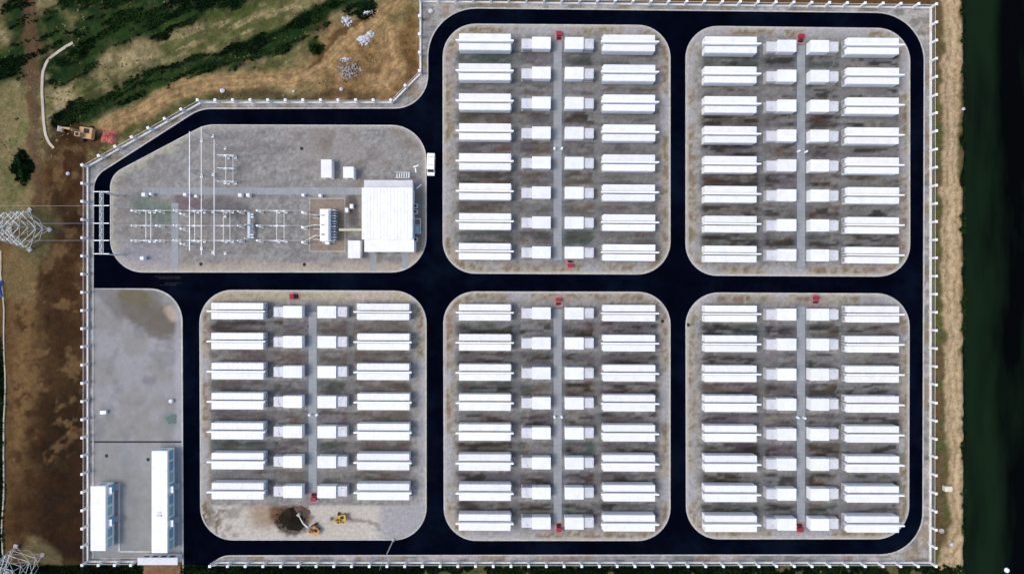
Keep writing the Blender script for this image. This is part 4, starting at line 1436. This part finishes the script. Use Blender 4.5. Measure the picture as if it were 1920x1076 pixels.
# gatehouse canopy
x0, y0 = G(258, 1058.5, 3); x1, y1 = G(333, 1045, 3)
g_ = thing('gatehouse', 'narrow gatehouse with flat grey roof beside the exit lane', 'gatehouse', ((x0 + x1) / 2, (y0 + y1) / 2, 0))
gw, gd = x1 - x0, y1 - y0
MB().box((0, 0, 1.4), (gw - .8, gd - .5, 2.8)).build('wall', M['wallwhite'], g_)
MB().box((0, 0, 2.92), (gw, gd, .2)).build('roof', M['fin'], g_)
for k in range(4):
    f = MB().box((-gw / 2 + 1.4 + k * 2.0, gd / 2 - .24, 1.7), (1.5, .06, 1.2)).build('window', M['fence'], g_)
    MB().box((-gw / 2 + 1.4 + k * 2.0, gd / 2 - .2, 1.7), (1.3, .04, 1.0)).build('pane', M['glass'], f)
# sliding gate across the exit lane
x0, y0 = G(344, 1052); x1, y1 = G(392, 1052)
g_ = thing('sliding_gate', 'low silver sliding gate drawn back at the exit lane', 'gate', (x1 + .3, y0, 0))
MB().box((.9, -.5, .1), (1.6, .3, .08)).box((.9, -.5, 1.3), (1.6, .08, .08)).build('rail', M['galv'], g_)
for k in range(7):
    MB().box((.15 + k * .25, -.5, .7), (.04, .06, 1.2)).build('bar', M['galv'], g_)

# yard oddments
X, Y = G(193, 773, .9)
o = thing('pallet_box', 'small white crate standing alone in the open yard', 'crate', (X, Y, .05), R(4))
MB().box((0, 0, .45), (1.3, .75, .75)).build('body', M['white'], o); MB().box((0, 0, .86), (1.38, .83, .07)).build('lid', M['roofwhite'], o)
for s_ in (-1, 0, 1):
    MB().box((s_ * .55, 0, .04), (.12, .7, .08)).build('runner', M['grey'], o)
X, Y = G(320, 752, .8)
o = thing('water_tank', 'small round white tank beside the lane in the open yard', 'tank', (X, Y, .05))
MB().lathe((0, 0, 0), [(.42, 0), (.45, .05), (.45, .75), (.3, .9)], 14).build('body', M['white'], o)
MB().lathe((0, 0, .9), [(.16, 0), (.16, .08), (.05, .1)], 10).build('lid', M['fin'], o)
X, Y = G(322, 786)
o = thing('net_cover', 'green net sheet spread on the open yard', 'net', (X, Y, .055), R(12))
n_ = 9
mb = MB()
for j in range(n_):
    for i in range(n_):
        u, v = i / (n_ - 1) - .5, j / (n_ - 1) - .5
        mb.v.append((u * 2.3 * (1 + .15 * math.sin(5 * v)), v * 2.0 * (1 + .12 * math.sin(6 * u)), .02 + .1 * rnd.random() * (1 - 3.2 * max(abs(u), abs(v)) ** 2)))
for j in range(n_ - 1):
    for i in range(n_ - 1):
        mb.f.append((j * n_ + i, j * n_ + i + 1, (j + 1) * n_ + i + 1, (j + 1) * n_ + i)); mb.mi.append(0)
M['net'] = mat('green_net', (.09, .14, .12), rough=.8, var=.45, scale=3)
mb.build('sheet', M['net'], o)

# ------------------------------------------------------------------ van
X, Y = G(807.8, 308, 1.6)
van = thing('van', 'long white van parked on the lane beside the substation', 'van', (X, Y, .006), R(-91.5))
prof = [(-2.55, .35), (2.55, .35), (2.62, .75), (2.45, 1.05), (1.75, 1.25), (1.15, 1.95), (.6, 2.05), (-2.45, 2.03), (-2.6, 1.6)]
mb = MB().extr([(p[0], p[1]) for p in prof], (-.88, .88))
bevel(mb.build('body', M['van'], van), .12, 3)
mb = MB()
mb.v = [(1.80, -.72, 1.27), (1.80, .72, 1.27), (1.27, .66, 1.90), (1.27, -.66, 1.90)]
mb.v = [(x + .035, y, z + .03) for x, y, z in mb.v]
mb.f = [(0, 1, 2, 3)]; mb.mi = [0]
mb.build('windscreen', M['glass'], van)
MB().box((-2.585, 0, 1.62), (.05, 1.35, .55)).build('rear_window', M['glass'], van)
for s_ in (-1, 1):
    MB().box((-.4, s_ * .875, 1.55), (3.0, .03, .5)).build('side_window', M['glass'], van)
    MB().box((1.35, s_ * 1.02, 1.35), (.14, .22, .24)).build('mirror', M['dark'], van)
    MB().box((2.55, s_ * .62, .85), (.16, .36, .18)).build('headlight', M['fin'], van)
    for xx in (1.7, -1.65):
        wl = MB().tube((xx, s_ * .72, .34), (xx, s_ * .93, .34), .34, n=14).build('wheel', M['dark'], van)
        MB().tube((xx, s_ * .9, .34), (xx, s_ * .945, .34), .19, n=10).build('rim', M['fin'], wl)
for k in (-1.6, .3):
    MB().box((k, 0, 2.06), (.14, 1.3, .05)).build('roof_rib', M['grey'], van)


# ------------------------------------------------------------------ excavators
def excavator(px, py, ang, label, s=1.0, reach=4.2, paint_='yellow', z=None, track_ang=None, down=1.0, arm=None):
    X, Y = G(px, py, 1.2 * s)
    z = gz(X, Y) if z is None else z
    o = thing('excavator', label, 'excavator', (X, Y, z), R(ang), 'excavators')
    ta = 0 if track_ang is None else R(track_ang - ang)
    cs, sn = math.cos(ta), math.sin(ta)
    for sd in (-1, 1):
        mb = MB()
        pr = [(-1.2, .25), (-1.0, .05), (1.0, .05), (1.2, .25), (1.2, .45), (1.0, .6), (-1.0, .6), (-1.2, .45)]
        mb.extr([(a_ * s, b_ * s) for a_, b_ in pr], (sd * .75 * s - .2 * s, sd * .75 * s + .2 * s))
        mb.v = [(x * cs - y * sn, x * sn + y * cs, zz) for x, y, zz in mb.v]
        mb.build('track', M['dark'], o)
    MB().box((0, 0, .45 * s), (1.4 * s, 1.1 * s, .3 * s), rz=ta).build('undercarriage', M['grey'], o)
    bevel(MB().box((-.35 * s, 0, 1.1 * s), (1.9 * s, 1.7 * s, .75 * s)).build('turret', M[paint_], o), .08 * s, 2)
    bevel(MB().box((-1.25 * s, 0, 1.12 * s), (.5 * s, 1.75 * s, .85 * s)).build('counterweight', M[paint_], o), .1 * s, 2)
    MB().box((-.6 * s, -.3 * s, 1.5 * s), (.9 * s, .7 * s, .06 * s)).build('engine_cover', M['dark'], o)
    cb = MB().box((.3 * s, .48 * s, 1.65 * s), (1.0 * s, .72 * s, 1.3 * s), taper=(.85, .9)).build('cab', M[paint_], o)
    MB().box((.72 * s, .48 * s, 1.75 * s), (.2 * s, .6 * s, .8 * s)).box((.3 * s, .86 * s, 1.75 * s), (.7 * s, .04 * s, .7 * s)).build('window', M['glass'], cb)
    MB().box((.3 * s, .48 * s, 2.305 * s), (.5 * s, .45 * s, .03 * s)).build('roof_hatch', M['dark'], cb)
    a_, b_, c_ = (.6 * s, -.1 * s, 1.2 * s), (reach * .55, -.1 * s, 2.7 * s), (reach, -.1 * s, .9 * s * down)
    mb = MB()
    for u, v, r0, r1 in ((a_, (reach * .3, -.1 * s, 2.6 * s), .2 * s, .24 * s), ((reach * .3, -.1 * s, 2.6 * s), b_, .24 * s, .16 * s)):
        mb.tube(u, v, r0, r1, 4)
    mb.build('boom', M[arm or paint_], o)
    MB().tube(b_, c_, .17 * s, .11 * s, 4).build('stick', M[arm or paint_], o)
    MB().tube((.8 * s, .15 * s, 1.1 * s), (reach * .3, .08 * s, 2.3 * s), .06 * s, n=6).build('boom_cylinder', M['fin'], o)
    mb = MB()
    pr = [(.25, .2), (-.05, .25), (-.45, .05), (-.5, -.3), (-.2, -.5), (.15, -.45), (.1, -.35), (-.15, -.38), (-.35, -.2), (-.3, .0), (0, .12)]
    mb.extr([(c_[0] + a2 * s, c_[2] + b2 * s) for a2, b2 in pr], (-.5 * s, .3 * s))
    mb.build('bucket', M['grey'], o)
    return o


# dug soil heap
def heap(px, py, rx, ry, h_, m, label, name='soil_heap', seed=1, z0=0.1, cat='heap', n_=26, lump=.35, kind=None):
    X, Y = G(px, py)
    mb = MB()
    r_ = random.Random(seed)
    ph = [r_.uniform(0, 6.28) for _ in range(6)]
    rings = 9
    mb.v.append((0, 0, h_))
    for j in range(1, rings + 1):
        f_ = j / rings
        for i in range(n_):
            a_ = 2 * math.pi * i / n_
            k = 1 + .13 * math.sin(2 * a_ + ph[0]) + .09 * math.sin(3 * a_ + ph[1]) + .06 * math.sin(5 * a_ + ph[2]) + .05 * math.sin(9 * a_ + ph[3])
            z = h_ * (1 - f_) ** .8 * (1 + lump * (r_.random() - .5)) if j < rings else -.12
            mb.v.append((rx * f_ * k * math.cos(a_), ry * f_ * k * math.sin(a_), z))
    for i in range(n_):
        mb.f.append((0, 1 + i, 1 + (i + 1) % n_)); mb.mi.append(0)
    for j in range(rings - 1):
        for i in range(n_):
            a_, b_ = 1 + j * n_ + i, 1 + j * n_ + (i + 1) % n_
            mb.f.append((a_, a_ + n_, b_ + n_, b_)); mb.mi.append(0)
    return mb.build(name, m, None, loc=(X, Y, z0), label=label, cat=cat, kind=kind)


heap(548, 973, 3.3, 2.6, .7, M['heap'], 'dark wet soil heap being dug beside the yellow excavators', seed=5)
heap(566, 958, 2.0, 1.3, .5, mat('brown_soil', (.10, .068, .045), rough=.95, var=.4, bump=.5), 'low brown soil heap against the dark wet heap', seed=9)
excavator(588, 992, 138, 'orange-yellow excavator digging into the dark soil heap', s=.95, reach=5.0, z=.1, track_ang=30, paint_='amber', arm='fin')
excavator(638, 972, 190, 'yellow excavator standing apart on pale bare ground', s=.95, reach=2.6, z=.1, track_ang=80, down=.7)
excavator(157, 249, 172, 'faded orange excavator outside the fence by the red tarpaulin', s=1.5, reach=6.0, paint_='orange', track_ang=95)


# ------------------------------------------------------------------ outside odds and ends
def rocks(px, py, rx, ry, n_, m, label, seed, smin=.12, smax=.5):
    r_ = random.Random(seed)
    X, Y = G(px, py)
    bm = bmesh.new()
    for k in range(n_):
        a_, q = r_.uniform(0, 6.28), r_.random() ** .7
        x, y = rx * q * math.cos(a_), ry * q * math.sin(a_)
        sz = r_.uniform(smin, smax) * (1.2 - .5 * q)
        z = gz(X + x, Y + y) + sz * .25 + .4 * max(0, 1 - q * 1.3)
        g = bmesh.ops.create_icosphere(bm, subdivisions=1, radius=sz)
        ax = (r_.uniform(.6, 1.3), r_.uniform(.6, 1.3), r_.uniform(.4, .8))
        rot = Matrix.Rotation(r_.uniform(0, 6.28), 3, 'Z')
        for v in g['verts']:
            v.co = rot @ Vector((v.co.x * ax[0], v.co.y * ax[1], v.co.z * ax[2])) * r_.uniform(.85, 1.15) + Vector((x, y, z))
    me = bpy.data.meshes.new('rubble'); bm.to_mesh(me); bm.free(); me.materials.append(m)
    return link('rubble', me, None, (X, Y, 0), 0, label, 'rubble', None, 'stuff')


rocks(548, 974, 4.3, 3.4, 260, M['heap'], 'loose dark clods strewn round the wet soil heap', 11, .1, .34)
rocks(681, 76, 1.5, 1.3, 90, M['rock'], 'white broken rubble dumped beside the sandy track', 3)
rocks(694, 65, .9, .6, 30, M['rock'], 'tail of the white rubble heap', 4)
rocks(656, 132, 3.2, 2.2, 120, M['rockgrey'], 'grey-brown stony debris beside the track', 5, .1, .4)
rocks(648, 112, 1.4, .5, 30, M['rock'], 'pale strip of stones above the grey debris', 6, .1, .3)
rocks(650, 40, 1.2, 1.3, 50, M['rock'], 'pale stones at the edge of the scrub', 7, .1, .4)
rocks(690, 24, 2.6, .5, 36, M['rock'], 'line of pale stones above the sandy track', 8, .08, .25)
for (px, py, s_, lb) in ((640, 168, .45, 'white stone below the grey debris near the fence'), (551, 172, .3, 'small white stone near the fence and track'), (418, 171, .6, 'pale block outside the fence corner above the busbars'), (808, 22, .55, 'white block in the fence corner by the lane bend'),
                         (1805, 205, .4, 'pale rock on the canal bank beside the far canal block'), (1819, 869, .45, 'pale rock on the canal bank beside the cream cabinet'),
                         (1825, 800, .3, 'small pale rock at the water edge of the canal'), (1820, 1008, .4, 'pale rock on the canal bank beside the pipe ring'),
                         (1785, 1020, .5, 'rounded white stone on the sandy canal track'), (1896, 1073, .6, 'white float on the dark canal water'),
                         (129, 326, .45, 'white stone in the brown field near the fence corner'), (93, 431, .3, 'white stone beside the lattice tower')):
    X, Y = G(px, py)
    bm = bmesh.new(); bmesh.ops.create_icosphere(bm, subdivisions=2, radius=s_)
    for v in bm.verts:
        v.co = Vector((v.co.x * 1.1, v.co.y, v.co.z * .7)) * rnd.uniform(.88, 1.1)
    me = bpy.data.meshes.new('stone'); bm.to_mesh(me); bm.free(); me.materials.append(M['rock'] if px != 1896 else M['white'])
    zz = gz(X, Y) if px != 1896 else -1.65
    link('stone', me, None, (X, Y, zz + s_ * .35), 0, lb, 'stone')

# red tarpaulin over a low heap, blue tarpaulin at the west edge
def tarp(px, py, rx, ry, h_, m, label, seed, rz=0.0):
    X, Y = G(px, py)
    r_ = random.Random(seed)
    n_ = 17
    g = np.random.default_rng(seed).random((n_, n_))
    mb = MB()
    for j in range(n_):
        for i in range(n_):
            u, v = 2 * i / (n_ - 1) - 1, 2 * j / (n_ - 1) - 1
            rr = min(1, max(abs(u), abs(v)))
            wob = 1 + .12 * math.sin(4 * v + seed) + .1 * math.sin(5 * u + 2 * seed)
            mb.v.append((u * rx * wob, v * ry * wob, h_ * (1 - rr ** 2.2) * (.75 + .5 * g[j, i]) + .03 + .08 * g[i, j]))
    for j in range(n_ - 1):
        for i in range(n_ - 1):
            mb.f.append((j * n_ + i, j * n_ + i + 1, (j + 1) * n_ + i + 1, (j + 1) * n_ + i)); mb.mi.append(0)
    return mb.build('tarpaulin', m, None, loc=(X, Y, gz(X, Y)), rz=rz, label=label, cat='tarpaulin')


tarp(206, 258, 1.8, 1.5, .9, M['tarp'], 'crumpled faded red tarpaulin over a heap outside the fence', 3, R(-8))
tarp(1, 541, .75, 1.7, .8, M['blue'], 'blue tarpaulin over a stack beside the thin drain edge', 5)

# cream cabinet, pipe ring by the canal track
X, Y = G(1780, 917, 1.2)
o = thing('field_cabinet', 'cream metal cabinet on the verge of the canal track', 'cabinet', (X, Y, gz(X, Y)), R(2))
MB().box((0, 0, .1), (1.7, 1.2, .24)).build('plinth', M['concrete'], o)
bevel(MB().box((0, 0, .7), (1.55, 1.05, 1.0)).build('body', M['cream'], o), .03)
MB().box((0, 0, 1.24), (1.75, 1.25, .1), taper=(.9, .85)).build('roof', M['cream'], o)
for s_ in (-1, 1):
    MB().box((s_ * .38, -.535, .7), (.7, .03, .85)).build('door', M['cream'], o)
X, Y = G(1766, 995, .3)
o = MB().lathe((0, 0, 0), [(.55, 0), (.55, .45), (.42, .45), (.42, .05)], 18).build('pipe_ring', M['concrete'], None, loc=(X, Y, gz(X, Y)), label='concrete pipe ring lying on the canal verge', cat='pipe ring')

# slim lightning mast on the digger block corner
X, Y = G(738, 1011)
o = thing('lightning_mast', 'slim grey lightning mast at the kerb of the digger block', 'mast', (X, Y, .1))
MB().lathe((0, 0, 0), [(.35, 0), (.35, .3), (.3, .32)], 10).build('base', M['concrete'], o)
MB().tube((0, 0, .3), (0, 0, 10), .13, .09, 8).tube((0, 0, 10), (0, 0, 17), .085, .03, 8).build('pole', M['alu'], o)
# manhole lids
for px, py, lb in ((566, 279, 'dark manhole lid on gravel above the substation cabins'), (571, 496, 'dark manhole lid near the lane below the transformer'), (377, 495, 'dark manhole lid at the end of the slim busbar'),
                   (580, 612, 'dark manhole lid beside the trench of the digger block'), (1242, 602, 'dark manhole lid at the kerb of the middle block'), (1290, 609, 'dark manhole lid at the kerb of the near canal block'),
                   (200, 854, 'dark manhole lid in the yard by the office cabins'), (278, 861, 'dark manhole lid beside the longer office cabin')):
    X, Y = G(px, py)
    z = .052 if px < 300 else .102
    MB().lathe((0, 0, 0), [(.42, -.03), (.42, .012), (.36, .018)], 14).build('manhole_lid', M['dark'], None, loc=(X, Y, z), label=lb, cat='manhole', group='dark manhole lids')

# ------------------------------------------------------------------ scrub
def scatter(n_try, mask, x0, x1, y0, y1, size, name, label, colour, hgt=1.0, leaves=6, seed=1):
    g = np.random.default_rng(seed)
    X_ = g.uniform(x0, x1, n_try); Y_ = g.uniform(y0, y1, n_try)
    px, py = X_ / S + 960, 538 - Y_ / S
    _, gr = ground_paint(px, py)
    gr = gr * sstep(7, 14, dist_line(px, py, CHANNEL))
    keep = g.random(n_try) < mask(gr, px, py)
    X_, Y_, px, py = X_[keep], Y_[keep], px[keep], py[keep]
    Z_ = ground_height(X_, Y_)
    n_ = len(X_)
    K = leaves
    a_ = g.uniform(0, 6.283, (n_, K)); ti = g.uniform(.15, 1.25, (n_, K))
    ln = size * g.uniform(.5, 1.3, (n_, 1)) * g.uniform(.6, 1.2, (n_, K)); wd_ = ln * g.uniform(.22, .5, (n_, K))
    dx, dy, dz = np.cos(a_) * np.sin(ti), np.sin(a_) * np.sin(ti), np.cos(ti) * hgt
    sx_, sy_ = -np.sin(a_), np.cos(a_)
    bx, by, bz = X_[:, None] + dx * ln * .1, Y_[:, None] + dy * ln * .1, Z_[:, None] - .03
    v = np.empty((n_, K, 4, 3))
    for q, (f_, ws) in enumerate(((0, 0.0), (.55, -1), (1.0, 0), (.55, 1))):
        v[..., q, 0] = bx + dx * ln * f_ + sx_ * wd_ * ws
        v[..., q, 1] = by + dy * ln * f_ + sy_ * wd_ * ws
        v[..., q, 2] = bz + dz * ln * f_ * 1.0 + .02
    tone = g.uniform(.6, 1.5, (n_, 1, 1, 1)) * g.uniform(.8, 1.2, (n_, K, 1, 1))
    pick = fbm(px, py, 40, 71)
    base = np.where((pick > .52)[:, None], np.asarray(colour[1]), np.asarray(colour[0]))
    col = np.broadcast_to(base[:, None, None, :] * tone, v.shape).reshape(-1, 3)
    me = grid_mesh(name, v.reshape(-1, 3), np.arange(n_ * K * 4).reshape(-1, 4), col, M['foliage'])
    return link(name, me, None, None, 0, label, 'scrub', None, 'stuff')


scatter(110000, lambda g, px, py: np.where(g > .42, g, 0) * .9, -124, -20, 26, 70, .34, 'scrub', 'dark green scrub on the wasteland above the substation', (A(12, 38, 11), A(34, 60, 22)), seed=2)
scatter(30000, lambda g, px, py: np.where(g > .3, g, 0) * .9, -124, 104, -72, -65.8, .5, 'scrub', 'dark green scrub along the outside of the fence', (A(10, 30, 8), A(24, 46, 14)), seed=3)
scatter(16000, lambda g, px, py: np.where(g > .3, g, 0) * .6, 104, 111, -72, 72, .5, 'scrub', 'dark green scrub on the canal bank', (A(12, 32, 12), A(34, 52, 18)), seed=4)
scatter(9000, lambda g, px, py: np.where(g > .3, g, 0), -124, -110, -72, 40, .5, 'scrub', 'dark green scrub at the edge of the brown field', (A(10, 30, 8), A(24, 46, 14)), seed=6)
scatter(16000, lambda g, px, py: (np.min([dist_line(px, py, t_[0]) for t_ in TRACKS], 0) > 26) * np.where((g < .25), sstep(.45, .6, fbm(px, py, 30, 91)) * .35, 0) * sstep(320, 260, py) * sstep(800, 780, px) * (sdf(px, py, FENCE_POLY) < -8), -124, -22, 28, 70, .3, 'dry_grass', 'dry straw-coloured grass tufts on the wasteland', (A(146, 132, 92), A(112, 108, 68)), seed=8, leaves=5)


# a few shrubs that stand alone
def bush(px, py, r_, label, seed):
    X, Y = G(px, py)
    g = np.random.default_rng(seed)
    o = thing('bush', label, 'bush', (X, Y, gz(X, Y)), 0, 'lone bushes')
    mb = MB()
    for k in range(5):
        a_ = k * 1.256 + g.random()
        mb.tube((0, 0, -.1), (r_ * .5 * math.cos(a_), r_ * .5 * math.sin(a_), r_ * .8), .06, .02, 5)
    mb.build('stem', M['bark'], o)
    n_ = 420
    d_ = g.normal(size=(n_, 3)); d_ /= np.linalg.norm(d_, axis=1)[:, None]
    cl = g.normal(size=(7, 3)) * .45; cl[:, 2] = np.abs(cl[:, 2])
    c_ = cl[g.integers(0, 7, n_)] * r_ + d_ * (g.random(n_) ** .4)[:, None] * r_ * .55
    c_[:, 2] = np.abs(c_[:, 2]) * .9 + r_ * .35
    t1 = np.cross(d_, g.normal(size=(n_, 3))); t1 /= np.linalg.norm(t1, axis=1)[:, None]
    t2 = np.cross(d_, t1) * .6
    s_ = g.uniform(.12, .26, (n_, 1))
    v = np.stack([c_ - t1 * s_, c_ - t2 * s_, c_ + t1 * s_, c_ + t2 * s_], 1).reshape(-1, 3)
    col = np.repeat(A(20, 48, 16)[None] * g.uniform(.5, 1.9, (n_, 1)), 4, 0)
    me = grid_mesh('crown', v, np.arange(n_ * 4).reshape(-1, 4), col, M['foliage'])
    link('crown', me, o)


for k, (px, py, r_, lb) in enumerate(((38, 303, 1.0, 'dark green bush beside the dirt lane, larger of two'), (43, 328, .8, 'dark green bush beside the dirt lane, smaller of two'),
                                      (587, 92, 1.2, 'lone green bush beside the sandy track bend'), (150, 100, 1.6, 'dark bush at the end of the pale channel'),
                                      (116, 120, 1.5, 'dark bush inside the curve of the pale channel'))):
    bush(px, py, r_, lb, 40 + k)
